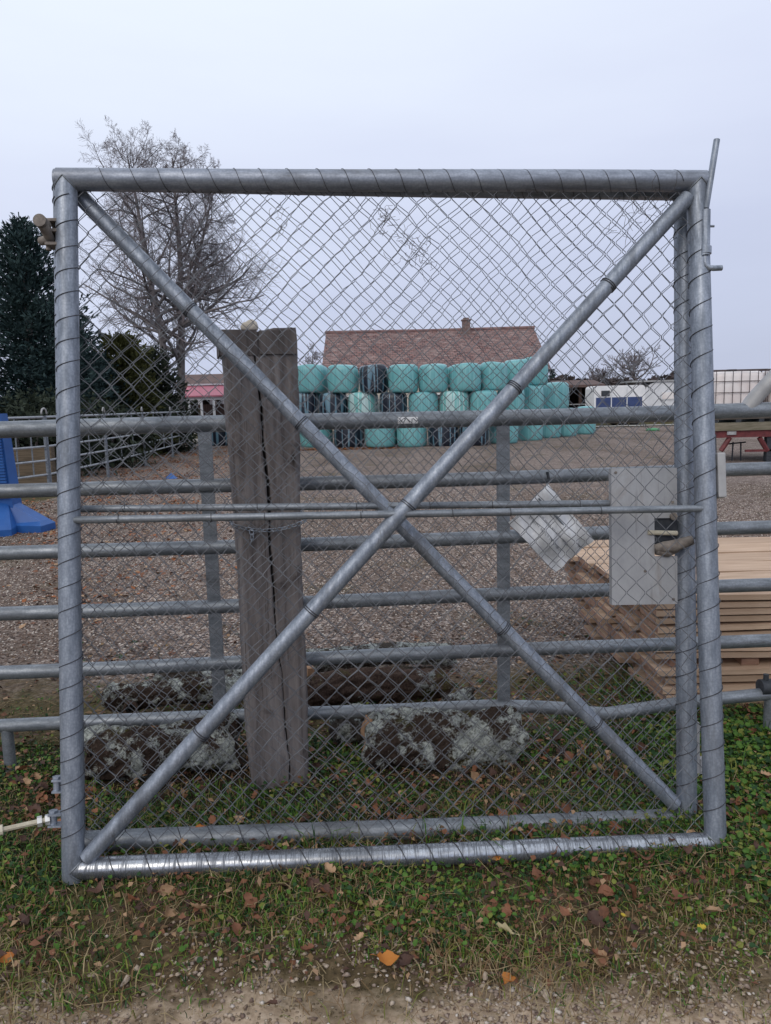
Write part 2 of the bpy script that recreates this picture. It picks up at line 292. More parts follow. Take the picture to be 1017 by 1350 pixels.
# ------------------------------------------------------------------ mesh helpers
class MB:
    def __init__(s): s.v = []; s.f = []; s.mi = []; s.nv = 0
    def add(s, v, f, mi=0):
        v = np.asarray(v, float).reshape(-1, 3); s.v.append(v)
        for q in f: s.f.append(tuple(int(i)+s.nv for i in q)); s.mi.append(mi)
        s.nv += len(v); return s
    def box(s, c, d, rot=None, mi=0):
        x, y, z = np.asarray(d, float)/2
        v = np.array([[-x, -y, -z], [x, -y, -z], [x, y, -z], [-x, y, -z], [-x, -y, z], [x, -y, z], [x, y, z], [-x, y, z]])
        if rot is not None: v = v@np.asarray(rot).T
        return s.add(v+np.asarray(c, float), [(3, 2, 1, 0), (4, 5, 6, 7), (0, 1, 5, 4), (1, 2, 6, 5), (2, 3, 7, 6), (3, 0, 4, 7)], mi)
    def tube(s, pts, r, n=14, cap=True, mi=0, ref=None):
        P = np.asarray(pts, float); k = len(P); r = np.full(k, r) if np.isscalar(r) else np.asarray(r, float)
        T = np.gradient(P, axis=0) if k > 2 else np.array([P[1]-P[0]]*2)
        T /= np.linalg.norm(T, axis=1)[:, None]+1e-12
        a = np.array([0, 0, 1.]) if abs(T[0][2]) < .9 else np.array([0, 1., 0])
        u = np.cross(T[0], a); u /= np.linalg.norm(u); V = []
        th = np.arange(n)*2*PI/n
        for i in range(k):
            u = u-T[i]*(u@T[i]); u /= np.linalg.norm(u)+1e-12; w_ = np.cross(T[i], u)
            V.append(P[i]+r[i]*(np.cos(th)[:, None]*u+np.sin(th)[:, None]*w_))
        f = [(i*n+j, i*n+(j+1) % n, (i+1)*n+(j+1) % n, (i+1)*n+j) for i in range(k-1) for j in range(n)]
        if cap: f += [tuple(range(n))[::-1], tuple((k-1)*n+j for j in range(n))]
        return s.add(np.concatenate(V), f, mi)
    def lathe(s, prof, c, n=24, mi=0, jitter=None):
        V = []; th = np.arange(n)*2*PI/n
        for r, z in prof: V.append(np.stack([r*np.cos(th), r*np.sin(th), np.full(n, z)], 1))
        V = np.concatenate(V)
        if jitter is not None: V = jitter(V)
        k = len(prof); f = [(i*n+j, i*n+(j+1) % n, (i+1)*n+(j+1) % n, (i+1)*n+j) for i in range(k-1) for j in range(n)]
        f += [tuple(range(n))[::-1], tuple((k-1)*n+j for j in range(n))]
        return s.add(V+np.asarray(c, float), f, mi)
    def prism(s, poly, depth, o, ax=(1, 0, 0), ay=(0, 0, 1), az=(0, 1, 0), mi=0):
        ax, ay, az = (np.asarray(q, float) for q in (ax, ay, az)); o = np.asarray(o, float); n = len(poly)
        V = [o+ax*p[0]+ay*p[1] for p in poly]+[o+ax*p[0]+ay*p[1]+az*depth for p in poly]
        f = [tuple(range(n)), tuple(range(2*n-1, n-1, -1))]+[(i, i+n, (i+1) % n+n, (i+1) % n) for i in range(n)]
        return s.add(V, f, mi)
    def build(s, name, mats, parent=None, origin=None, smooth=False, auto=None):
        V = np.concatenate(s.v) if s.v else np.zeros((0, 3))
        o = np.zeros(3) if origin is None else np.asarray(origin, float)
        return raw(name, V-o, s.f, mats, parent, o if parent is None else None, smooth, s.mi, auto)
def raw(name, V, faces, mats, parent=None, loc=None, smooth=False, mi=None, auto=None):
    me = bpy.data.meshes.new(name)
    if isinstance(faces, np.ndarray):
        k = faces.shape[1]; nf = len(faces)
        me.vertices.add(len(V)); me.vertices.foreach_set('co', np.asarray(V, np.float32).ravel())
        me.loops.add(nf*k); me.loops.foreach_set('vertex_index', faces.astype(np.int32).ravel())
        me.polygons.add(nf); me.polygons.foreach_set('loop_start', np.arange(nf, dtype=np.int32)*k)
        if mi is not None: me.polygons.foreach_set('material_index', np.asarray(mi, np.int32))
        me.update(calc_edges=True)
    else:
        me.from_pydata([tuple(p) for p in V], [], faces)
        if mi is not None and len(set(mi)) > 1: me.polygons.foreach_set('material_index', mi)
    for m in (mats if isinstance(mats, (list, tuple)) else [mats]): me.materials.append(m)
    if smooth:
        me.polygons.foreach_set('use_smooth', [True]*len(me.polygons))
        if auto:
            try: me.set_sharp_from_angle(angle=R(auto))
            except Exception: pass
    me.update()
    o = bpy.data.objects.new(name, me); COL.objects.link(o)
    if parent is not None: o.parent = parent
    if loc is not None: o.location = [float(q) for q in loc]
    return o
def tag(o, label=None, cat=None, group=None, kind=None):
    for k, v in (('label', label), ('category', cat), ('group', group), ('kind', kind)):
        if v is not None: o[k] = v
    return o
def thing(name, label, cat, loc=(0, 0, 0), group=None, mat=None):
    o = bpy.data.objects.new(name, None); COL.objects.link(o); o.empty_display_size = .2
    if mat is not None: o.matrix_world = mat
    else: o.location = [float(q) for q in loc]
    return tag(o, label, cat, group)
def dup(root, loc, rotz=0.0, label=None, group=None, scale=None):
    r = root.copy(); COL.objects.link(r); r.location = [float(q) for q in loc]; r.rotation_euler = (0, 0, rotz)
    if label: r['label'] = label
    if group: r['group'] = group
    if scale is not None: r.scale = scale
    for ch in list(root.children):
        c = ch.copy(); COL.objects.link(c); c.parent = r
        for g_ in ch.children:
            d = g_.copy(); COL.objects.link(d); d.parent = c
    return r
def np_tubes(paths, rad, sides=4, ref=None):
    P = np.asarray(paths, float); K, n, _ = P.shape; rad = np.broadcast_to(rad, (K, n))
    T = np.gradient(P, axis=1) if n > 2 else np.repeat(P[:, 1:]-P[:, :1], 2, 1)
    T /= np.linalg.norm(T, axis=2, keepdims=True)+1e-9
    a = np.array([.31, .22, .93]) if ref is None else np.asarray(ref, float)
    U = np.cross(T, a); U /= np.linalg.norm(U, axis=2, keepdims=True)+1e-9; W_ = np.cross(T, U)
    th = np.arange(sides)*2*PI/sides
    V = P[:, :, None]+rad[:, :, None, None]*(np.cos(th)[None, None, :, None]*U[:, :, None]+np.sin(th)[None, None, :, None]*W_[:, :, None])
    idx = np.arange(K*n*sides).reshape(K, n, sides); a0 = idx[:, :-1]; a1 = idx[:, 1:]
    Fc = np.stack([a0, np.roll(a0, -1, 2), np.roll(a1, -1, 2), a1], -1).reshape(-1, 4)
    return V.reshape(-1, 3), Fc
def join_np(parts):
    V = []; Fs = []; o = 0
    for v, f in parts: V.append(v); Fs.append(f+o); o += len(v)
    return np.concatenate(V), np.concatenate(Fs)
def cards(C, size, aspect=.5, up_bias=0.0, dirs=None):
    n = len(C); d = rng.normal(size=(n, 3)) if dirs is None else np.asarray(dirs, float).copy()
    d[:, 2] += up_bias; d /= np.linalg.norm(d, axis=1, keepdims=True)+1e-9
    e = np.cross(d, rng.normal(size=(n, 3))); e /= np.linalg.norm(e, axis=1, keepdims=True)+1e-9
    s = np.broadcast_to(size, (n,))[:, None]
    V = np.stack([C-d*s*.5, C+e*s*aspect*.5, C+d*s*.5, C-e*s*aspect*.5], 1).reshape(-1, 3)
    return V, np.arange(n*4).reshape(n, 4)
def vnoise(x, y, seed=0):
    return (np.sin(x*1.7+seed)*np.cos(y*2.3-seed)+.5*np.sin(x*4.1+y*3.3+seed*2)+.25*np.sin(x*9.7-y*8.1+seed)+.15*np.sin(x*23+y*19))/1.9
def hgt(x, y): return .012*vnoise(x, y, 1.3)+.02*np.clip(vnoise(x*.3, y*.25, 4), 0, 1)*np.clip((y-6)/10, 0, 1)

# ------------------------------------------------------------------ the setting: ground, yard, track, far things
def sheet(name, xs, ys, dz, m, inside=None):
    X, Y = np.meshgrid(xs, ys); Z = hgt(X, Y)+dz
    V = np.stack([X, Y, Z], -1).reshape(-1, 3); nx = len(xs); idx = np.arange(len(V)).reshape(len(ys), nx)
    Fc = np.stack([idx[:-1, :-1], idx[:-1, 1:], idx[1:, 1:], idx[1:, :-1]], -1).reshape(-1, 4)
    if inside is not None:
        c = V[Fc].mean(1); Fc = Fc[inside(c[:, 0], c[:, 1])]
        u, inv = np.unique(Fc, return_inverse=True); V = V[u]; Fc = inv.reshape(-1, 4)
    o = raw(name, V, Fc, m, smooth=True); return tag(o, kind='structure')
def span(*seg):
    a = [np.linspace(p, q, n, endpoint=False) for p, q, n in seg]; return np.concatenate(a+[[seg[-1][1]]])
gx = span((-900, -60, 12), (-60, -6, 40), (-6, 6, 260), (6, 60, 40), (60, 900, 12))
gy = span((-60, .6, 12), (.6, 6, 150), (6, 60, 90), (60, 1500, 16))
sheet('ground', gx, gy, -.004, [M['meadow']])
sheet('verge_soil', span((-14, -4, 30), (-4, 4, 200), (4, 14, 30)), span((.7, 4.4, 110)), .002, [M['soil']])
yard_edge = lambda x, y: y-.28*vnoise(x*1.3, y*.6, 2)-.12*vnoise(x*5, y*5, 3)
sheet('gravel_yard', span((-30, -5, 60), (-5, 5, 170), (5, 40, 70)), span((3.3, 8, 120), (8, 44, 110)), .008, [M['gravel']],
      lambda x, y: (y < 40+.08*x+vnoise(x*.5, 0, 1)) & (x > -.30*y-1.9+.4*vnoise(x, y)))
sheet('dirt_track', span((-14, -3, 40), (-3, 3, 220), (3, 14, 40)), span((.7, 2.25, 60)), .007, [M['track']])
o = sheet('concrete_path', span((8.5, 26, 60)), span((41.0, 42.2, 6)), .05, [M['concrete']])

# far wood along the horizon and brown hedge behind the yard
C = np.stack([rng.uniform(-220, 260, 9000), rng.uniform(170, 185, 9000), np.zeros(9000)], 1)
C[:, 2] = rng.random(9000)**.7*(5.5+2.2*vnoise(C[:, 0]*.05, 0, 2)+1.2*vnoise(C[:, 0]*.3, 0, 5))
v, f = cards(C, rng.uniform(1.2, 2.6, 9000), .6)
tag(raw('far_wood', v, f, [M['hedge']]), 'low dark wood along the horizon behind the yard', 'wood', kind='stuff')
C = np.stack([rng.uniform(11, 34, 9000), rng.uniform(60, 63, 9000), np.zeros(9000)], 1)
C[:, 2] = rng.random(9000)**.6*(3.1+.5*vnoise(C[:, 0]*.35, 0, 3)-.02*(C[:, 0]-19)**2*.3)
v, f = cards(C, rng.uniform(.25, .6, 9000), .5)
tag(raw('winter_hedge', v, f, [M['hedge']]), 'brown leafless hedge behind the horse trailer and dark shed', 'hedge', kind='stuff')

# ------------------------------------------------------------------ house
def house():
    Yr, Ye = 52.0, 46.5
    rl, rr = atY(437, 440, Yr), atY(697, 431.5, Yr); el, er = atY(421, 492, Ye), atY(722, 489, Ye)
    zr = (rl[2]+rr[2])/2; ze = (el[2]+er[2])/2; x0, x1 = rl[0], rr[0]
    h = thing('house', 'low house with brown red tiled roof and one chimney behind the bale stack', 'house', ((x0+x1)/2, Yr, 0)); O = np.array([(x0+x1)/2, Yr, 0])
    me = MB(); t = .16
    d = np.array([0, Ye-Yr, ze-zr]); dl = np.linalg.norm(d); d2 = np.array([0, Yr-Ye, ze-zr])
    V = []; 
    for s, dd in ((0, d), (1, d2)):
        nrm = np.cross([1, 0, 0], dd/dl); nrm = nrm if nrm[2] > 0 else -nrm
        xl, xr = x0-.35, x1+.35
        a = [np.array([xl, Yr, zr]), np.array([xr, Yr, zr]), np.array([xr, Yr, zr])+dd, np.array([xl, Yr, zr])+dd]
        top = [p+nrm*.0 for p in a]; bot = [p-nrm*t for p in a]
        me.add(top+bot, [(0, 1, 2, 3) if s else (3, 2, 1, 0), (4, 5, 6, 7), (3, 2, 6, 7), (0, 3, 7, 4), (1, 5, 6, 2)])
    r = me.build('roof', M['tiles'], h, O)
    uv = r.data.uv_layers.new(name='UVMap')
    for p in r.data.polygons:
        for li in p.loop_indices:
            q = r.data.vertices[r.data.loops[li].vertex_index].co; uv.data[li].uv = (q.x, (q.z)*dl/(zr-ze))
    rg = MB(); rg.tube([(x0-.4, Yr, zr+.02), ((x0+x1)/2, Yr, zr-.02), (x1+.4, Yr, zr+.02)], .13, 10); rg.build('ridge_tile', M['ridge'], r, O)
    c = atY(615, 430, Yr-.6); ch = MB(); ch.box((c[0], Yr-.5, zr), (.5, .5, 1.05)); ch.box((c[0], Yr-.5, zr+.565), (.62, .62, .08)); ch.box((c[0], Yr-.5, zr+.66), (.36, .36, .11))
    ch.build('chimney', M['chimney'], r, O)
    wl = MB(); wl.box(((x0+x1)/2, Yr, ze/2-.1), (x1-x0-.4, 2*(Yr-Ye)-1.0, ze-.2))
    yw = (Yr-Ye)-.55
    gp = [(-yw, ze-.25), (yw, ze-.25), (0, zr-.3)]
    for xx in (x0+.2, x1-.5): wl.prism([(p[0], p[1]) for p in gp], .3, (xx, Yr, 0), (0, 1, 0), (0, 0, 1), (1, 0, 0))
    wl.build('wall', M['render'], h, O)
    gt = MB(); gt.tube([(x0-.35, Ye-.08, ze-.05), (x1+.35, Ye-.08, ze-.05)], .07, 8); gt.build('gutter', M['dark'], h, O)
    for i in range(5):
        xx = x0+1.3+i*2.6; wn = MB(); wn.box((xx, Ye+.48, 1.5), (1.0, .12, 1.2)); wo = wn.build('window', M['white'], h, O)
        MB().box((xx, Ye+.41, 1.5), (.8, .04, 1.0)).build('pane', M['glass'], wo, O)
house()

# ------------------------------------------------------------------ wrapped bales
def bale_mesh(seed):
    r_ = np.random.default_rng(seed); prof = []; a, b = .5, .5
    for z, r in [(-.5, .30), (-.497, .40), (-.47, .452), (-.42, .482), (-.3, .498), (-.1, .506), (.1, .506), (.28, .499), (.40, .482), (.455, .45), (.485, .40), (.502, .28), (.51, .12)]: prof.append((r, z))
    ph = r_.uniform(0, 6, 6)
    def jit(V):
        t = np.arctan2(V[:, 1], V[:, 0]); k = 1+.018*np.sin(2*t+ph[0])+.012*np.sin(3*t+ph[1]+V[:, 2]*3)+.008*np.sin(9*t+ph[2])*np.cos(V[:, 2]*6+ph[3])
        V[:, 0] *= k; V[:, 1] *= k; V[:, 2] += .015*np.sin(t+ph[4])*(V[:, 2] > .3)+.012*np.sin(2*t+ph[5])*(V[:, 2] > .3); return V
    m = MB().lathe(prof, (0, 0, .5), 40, jitter=jit)
    return np.concatenate(m.v), m.f
_bm = {}
def bale_at(px0, px1, row, kind, label, seed, back=0.0):
    px = (px0+px1)/2
    by = np.interp(px, [270, 400, 520, 640, 690, 720, 750, 785], [588, 590.5, 590.5, 588, 583, 578.5, 575.5, 571.5])
    g = gnd(px, by); Y = g[1]; c0 = atY(px0, 540, Y); c1 = atY(px1, 540, Y); dia = abs(c1[0]-c0[0])*1.0
    dia = max(.95, min(dia, 1.30)); H = .985
    key = (kind, seed % 5)
    if key not in _bm:
        V, Fc = bale_mesh(seed % 5+3); o = raw('silage_bale', V, Fc, [M['bale_'+kind]], smooth=True); _bm[key] = o.data
        bpy.data.objects.remove(o)
    o = bpy.data.objects.new('silage_bale', _bm[key]); COL.objects.link(o)
    z = row*H*Y/27.6 if row else 0.0
    hh = H*Y/27.6
    o.location = ((c0[0]+c1[0])/2*(1+dia*.5/Y), Y+dia*.5+back, z-.01); o.scale = (dia, dia, hh*1.015); o.rotation_euler = (0, 0, seed*1.3)
    tag(o, label, 'silage bale', 'wrapped bales stacked three rows high')
ordn = ['first', 'second', 'third', 'fourth', 'fifth', 'sixth', 'seventh', 'eighth', 'ninth', 'tenth', 'eleventh', 'twelfth', 'thirteenth', 'fourteenth']
rows = [
 ('bottom', 0, [(275, 301, 'd'), (300, 347, 't'), (346, 394, 't'), (394, 438, 't'), (439, 480, 'd'), (481, 522, 't'), (522, 563, 't'), (564, 604, 'd'), (604, 645, 'd'), (645, 684, 't'), (683, 715, 't'), (713, 736, 't'), (733, 760, 't'), (758, 785, 't')]),
 ('middle', 1, [(300, 342, 't'), (342, 386, 't'), (386, 421, 'd'), (421, 458, 'd'), (459, 499, 'w'), (500, 538, 'd'), (539, 578, 't'), (579, 619, 'w'), (620, 656, 't'), (655, 692, 't'), (689, 712, 't'), (711, 750, 't')]),
 ('top', 2, [(306, 348, 't'), (348, 390, 't'), (389, 432, 't'), (433, 475, 't'), (475, 512, 'd'), (513, 553, 't'), (553, 592, 't'), (593, 635, 't'), (635, 668, 't'), (667, 696, 't'), (692, 720, 't')])]
kinds = {'d': ('dark', 'black bale with blue grey stripes'), 't': ('teal', 'teal wrapped bale'), 'w': ('white', 'white streaked teal bale')}
sd = 0
for nm, r_, ls in rows:
    n = len(ls)
    for i, (a, b, k) in enumerate(ls):
        sd += 1; e = n-1-i
        lab = '%s, %s row of the stack, %s' % (kinds[k][1], nm, ('rightmost' if e == 0 else 'leftmost' if i == 0 else ordn[e]+' from the right'))
        bale_at(a, b, r_, kinds[k][0], lab, sd)

for r_, px in [(1, 405), (1, 480), (1, 560), (1, 638), (2, 412), (2, 453), (2, 494), (2, 533), (2, 574), (2, 614), (2, 651), (0, 523), (0, 460)]:
    sd += 1; bale_at(px-20, px+20, r_, 'teal', 'teal wrapped bale of the rear rank, glimpsed through gaps between front bales', sd, back=1.15)
# ------------------------------------------------------------------ trees
def grow(trunk, r0, specs, seed, mat_b, mat_t, twig_r=.006):
    """trunk: list of (polyline, base radius); specs: per level (count, start, length, up, spread, segments)."""
    rg = np.random.default_rng(seed); parts = []; lv = []
    for P, r in trunk:
        P = np.asarray(P, float); k = len(P); rr = r*np.linspace(1, .12, k); v, f = np_tubes(P[None], rr[None], 8); parts.append((v, f)); lv.append((P, rr, np.linalg.norm(np.diff(P, axis=0), axis=1).sum()))
    tw = []
    for li, (cnt, st, lf, upw, spread, seg) in enumerate(specs):
        new = []; paths = []; rads = []
        for P, rr, Ln in lv:
            k = len(P)
            for j in range(cnt):
                t = st+(1-st)*((j+rg.random())/cnt); q = t*(k-1); i = min(int(q), k-2); a = q-i
                p = P[i]*(1-a)+P[i+1]*a; rb = (rr[i]*(1-a)+rr[i+1]*a)
                d = P[i+1]-P[i]; d /= np.linalg.norm(d)+1e-9
                s = rg.normal(size=3); s -= d*(s@d); s /= np.linalg.norm(s)+1e-9
                L_ = Ln*lf*(1.05-.75*t if li == 0 else 1-.5*t)*rg.uniform(.65, 1.2)
                v = d*(1-spread)+s*spread; v[2] += upw*.35; v /= np.linalg.norm(v)
                pts = [p]
                for q_ in range(seg):
                    v = v+rg.normal(size=3)*.12+np.array([0, 0, upw*.16]); v /= np.linalg.norm(v); pts.append(pts[-1]+v*L_/seg)
                pts = np.array(pts); r1 = max(min(rb*.62, L_*.022), twig_r); ra = np.linspace(r1, max(twig_r*.7, r1*.25), seg+1)
                paths.append(pts); rads.append(ra); new.append((pts, ra, L_))
        v, f = np_tubes(np.array(paths), np.array(rads), 5 if li == 0 else 3)
        (parts if li < 1 else tw).append((v, f)); lv = new
    return join_np(parts), join_np(tw)
def bare_tree(name, label, trunk, specs, seed, group=None, twig_r=.006, base=None, bark='bark'):
    (v, f), (v2, f2) = grow(trunk, 0, specs, seed, None, None, twig_r); b = np.array(trunk[0][0][0]) if base is None else base
    t = thing(name, label, 'tree', b, group)
    raw('trunk', v-b, f, [M[bark]], t, smooth=True); raw('crown', v2-b, f2, [M['twig']], t)
    return t
BY = 30.0
ln = lambda pts, Y=BY: [atY(x, y, Y+dy) for x, y, dy in pts]
bare_tree('birch_tree', 'tall leafless birch with two stems rising behind the dark conifers', [
    (ln([(226, 568, 0), (220, 500, 0), (213, 440, -.2), (206, 405, -.3), (196, 362, -.4), (188, 315, -.3), (181, 270, 0), (174, 235, .3), (168, 205, .3)]), .17),
    (ln([(238, 568, .5), (239, 500, .5), (239, 440, .6), (238, 390, .8), (238, 350, .8), (235, 308, .6), (232, 270, .5), (230, 238, .5), (227, 208, .4)]), .18),
    (ln([(239, 420, .6), (248, 385, .9), (260, 345, 1.2), (270, 305, 1.4), (277, 270, 1.5), (285, 240, 1.5)]), .10)],
    [(31, .15, .44, .36, .82, 9), (9, .10, .56, .28, .60, 7), (7, .08, .62, .14, .55, 5), (5, .1, .60, .02, .5, 3)], 11, twig_r=.0043)
bare_tree('fruit_tree', 'spreading leafless tree behind the white and blue horse trailer', [
    ([atY(838, 545, 56), atY(838, 512, 56), atY(837, 500, 56), atY(836, 488, 56), atY(835, 476, 56)], .17)],
    [(26, .36, .98, .62, .92, 7), (8, .2, .42, .3, .6, 4), (7, .15, .45, .2, .55, 3)], 5, twig_r=.016)
bare_tree('shrub_tree', 'low bushy leafless tree left of the spreading tree, above the dark shed', [
    ([atY(792, 540, 58), atY(791, 512, 58), atY(790, 502, 58), atY(789, 492, 58)], .12)],
    [(24, .4, .85, .55, .92, 6), (8, .2, .45, .3, .6, 4), (7, .15, .45, .2, .55, 3)], 8, twig_r=.015)
bare_tree('thicket_tree', 'small leafless tree between the timber post and the left end of house roof', [
    ([atY(411, 545, 60), atY(411, 505, 60), atY(412, 480, 60), atY(413, 458, 60)], .12)],
    [(20, .25, .42, .5, .8, 5), (8, .2, .45, .3, .6, 4), (6, .15, .45, .2, .55, 3)], 9, twig_r=.014)
def conifer(name, label, base, Hh, Rb, m, seed, n_whorl, tint_dead=0.0, z0=.0, droop=.25, card=.16, power=.85, per=11, bark='bark', fill=1.0):
    rg = np.random.default_rng(seed); t = thing(name, label, 'conifer', base)
    tr = MB().tube([(0, 0, 0), (.02, 0, Hh*.5), (0, .02, Hh*.97)], [Rb*.07+.03, Rb*.045+.02, .012], 8); tr.build('trunk', M[bark], t, smooth=True)
    Cs = []; Ds = []; Ss = []
    for i in range(n_whorl):
        q = (i+rg.random()*.6)/n_whorl; z = z0+(Hh-z0)*(1-q**1.0*1.0) if False else z0+(Hh*.985-z0)*(1-q)
        rad = Rb*(1-(z-z0)/(Hh-z0))**power+.05
        for j in range(per):
            an = rg.uniform(0, 2*PI); Lb = rad*rg.uniform(.68, 1.12); el = .55-.75*q*(1+droop)+rg.normal()*.08
            k = max(3, int(Lb/(card*.36)*fill)); s = (np.arange(k)+rg.random(k))/k
            dirv = np.array([math.cos(an), math.sin(an), math.sin(el)])
            base_p = np.outer(s*Lb, dirv); base_p[:, 2] += z-droop*Lb*(s-s*s*.9)*.9
            wdt = (1-s)*.20*Lb+.03
            side = np.array([-math.sin(an), math.cos(an), 0]); off = rg.normal(size=k)*wdt
            P = base_p+off[:, None]*side; P[:, 2] += -abs(off)*.25+rg.normal(size=k)*.05
            d = dirv*.75+np.sign(off)[:, None]*side*.55+rg.normal(size=(k, 3))*.22; d[:, 2] += .18+.35*(1-q)
            Cs.append(P); Ds.append(d); Ss.append(np.full(k, card)*rg.uniform(.6, 1.25, k))
    C = np.concatenate(Cs); D = np.concatenate(Ds); Sz = np.concatenate(Ss)
    v, f = cards(C, Sz*1.35, .24, dirs=D); v2, f2 = cards(C+rg.normal(size=C.shape)*.03, Sz, .36, dirs=D+rg.normal(size=D.shape)*.4)
    V, Fc = join_np([(v, f), (v2, f2)])
    # leading shoot and its side shoots
    sp_ = [[(0, 0, Hh*.93), (0, 0, Hh*1.035)]]+[[(0, 0, Hh*(.985-.02*k)), (.28*math.cos(k*2.2)*(1+.4*k), .28*math.sin(k*2.2)*(1+.4*k), Hh*(1.0-.018*k))] for k in range(6)]
    v3, f3 = np_tubes(np.array(sp_), .014, 4); V, Fc = join_np([(V, Fc), (v3, f3)])
    raw('crown', V, Fc, [M[m]], t); return t
def bush(name, label, c, rad, m, seed, n, card, cat='shrub', dead=None):
    rg = np.random.default_rng(seed); t = thing(name, label, cat, (c[0], c[1], 0))
    k = 9; st = []
    for i in range(k):
        a = rg.uniform(0, 2*PI); st.append([(0, 0, 0), (rad[0]*.25*math.cos(a), rad[1]*.25*math.sin(a), rad[2]*.6), (rad[0]*.5*math.cos(a), rad[1]*.5*math.sin(a), rad[2]*1.5)])
    v, f = np_tubes(np.array(st), .03, 5); raw('stem', v, f, [M['twig']], t)
    cl = rg.normal(size=(46, 3)); cl /= np.linalg.norm(cl, axis=1)[:, None]; cl *= rg.uniform(.35, .95, 46)[:, None]**.5
    ci = rg.integers(0, 46, n); P = cl[ci]+rg.normal(size=(n, 3))*.17
    P = P*np.array(rad); P[:, 2] += rad[2]; P = P[P[:, 2] > .02]
    v, f = cards(P, rg.uniform(.6, 1.3, len(P))*card, .45, up_bias=.35); raw('foliage', v, f, [M[m]], t); return t
def place(px, Y): p = atY(px, 540, Y); return (p[0], Y, 0)
conifer('spruce_tree', 'big dark spruce at the left edge with a bare leading shoot', place(47, 21), 6.5, 2.7, 'spruce', 3, 50, card=.14, droop=.22, power=.62, per=17, fill=1.1)
conifer('spruce_tree', 'second dark spruce standing to the right of the big one behind the pen', place(100, 24), 4.9, 1.6, 'spruce', 4, 40, card=.14, droop=.22, power=.6, per=13, fill=1.2)
conifer('thuja_tree', 'olive green conifer with brownish tip beside the dark spruces', place(163, 25.5), 3.9, 1.8, 'olive', 5, 38, card=.16, droop=.1, power=.42, per=12, fill=1.2)
conifer('thuja_tree', 'blackish broad conifer just left of the birch stems', place(205, 27.5), 3.6, 1.6, 'darkleaf', 6, 34, card=.17, droop=.15, power=.42, per=11)
conifer('thuja_tree', 'brownish conifer standing behind, between the olive conifer and birch stems', place(177, 29.5), 3.9, 1.5, 'brownleaf', 12, 34, card=.18, droop=.15, power=.5, per=11)
conifer('thuja_tree', 'short dark conifer filling the gap between the spruces and the olive conifer', place(128, 24.6), 3.3, 1.6, 'spruce', 15, 30, card=.16, droop=.1, power=.45, per=12)
bush('evergreen_shrub', 'round dark evergreen shrub below the birch stems', place(221, 26.5), (1.0, .9, .95), 'darkleaf', 7, 5200, .14)
bush('evergreen_shrub', 'low dark shrub at the foot of the olive conifer behind the pen panels', place(120, 20.5), (1.6, 1.0, .8), 'darkleaf', 8, 6500, .14)
bush('evergreen_shrub', 'wide dark shrub under the spruces at the left edge', place(25, 17.8), (2.2, 1.0, .95), 'darkleaf', 14, 7500, .14)
bush('dead_bush', 'reddish brown withered bush behind the pen panels', place(143, 22.3), (.55, .5, .75), 'brownleaf', 9, 1500, .12)
conifer('small_fir_tree', 'tiny far fir tree right of the house roof', place(728, 70), 4.3, 1.2, 'spruce', 10, 16, card=.42, per=9)

# ------------------------------------------------------------------ kiosk, shed, trailers, containers
def kiosk():
    Y = 34.0; a = atY(246, 522, Y); b = atY(300, 522, Y); zt = atY(262, 508, Y+1.0)[2]; ze = a[2]; x0, x1 = a[0], b[0]; O = np.array([(x0+x1)/2, Y+.8, 0]); gz = 0
    t = thing('kiosk', 'little white kiosk under a faded red roof behind the timber post', 'kiosk', O)
    m = MB(); m.prism([(-.15, ze), (1.0, zt), (2.15, ze), (2.15, ze-.06), (1.0, zt-.07), (-.15, ze-.06)], x1-x0+.3, (x0-.15, Y, 0), (0, 1, 0), (0, 0, 1), (1, 0, 0)); rf = m.build('roof', M['pink'], t, O)
    MB().box(((x0+x1)/2, Y+1.0, zt+.03), (x1-x0+.3, .22, .07)).build('ridge', M['white'], rf, O)
    for i in range(4):
        x = x0+.08+(x1-x0-.16)*i/3
        for y in (Y+.05, Y+1.95): MB().box((x, y, ze/2), (.09, .09, ze)).build('post', M['white'], t, O)
    MB().box(((x0+x1)/2, Y+1.5, .95), (x1-x0-.25, .05, 1.5)).build('back_panel', M['barnwood'], t, O)
    for zz in (.8, .45): MB().box(((x0+x1)/2, Y+.03, zz), (x1-x0-.2, .05, .07)).build('railing', M['white'], t, O)
    MB().box(((x0+x1)/2, Y+.02, ze-.12), (x1-x0, .06, .14)).build('fascia', M['white'], t, O)
    MB().box(((x0+x1)/2, Y+1.0, .06), (x1-x0+.2, 2.2, .12)).build('floor_slab', M['concrete'], t, O)
kiosk()
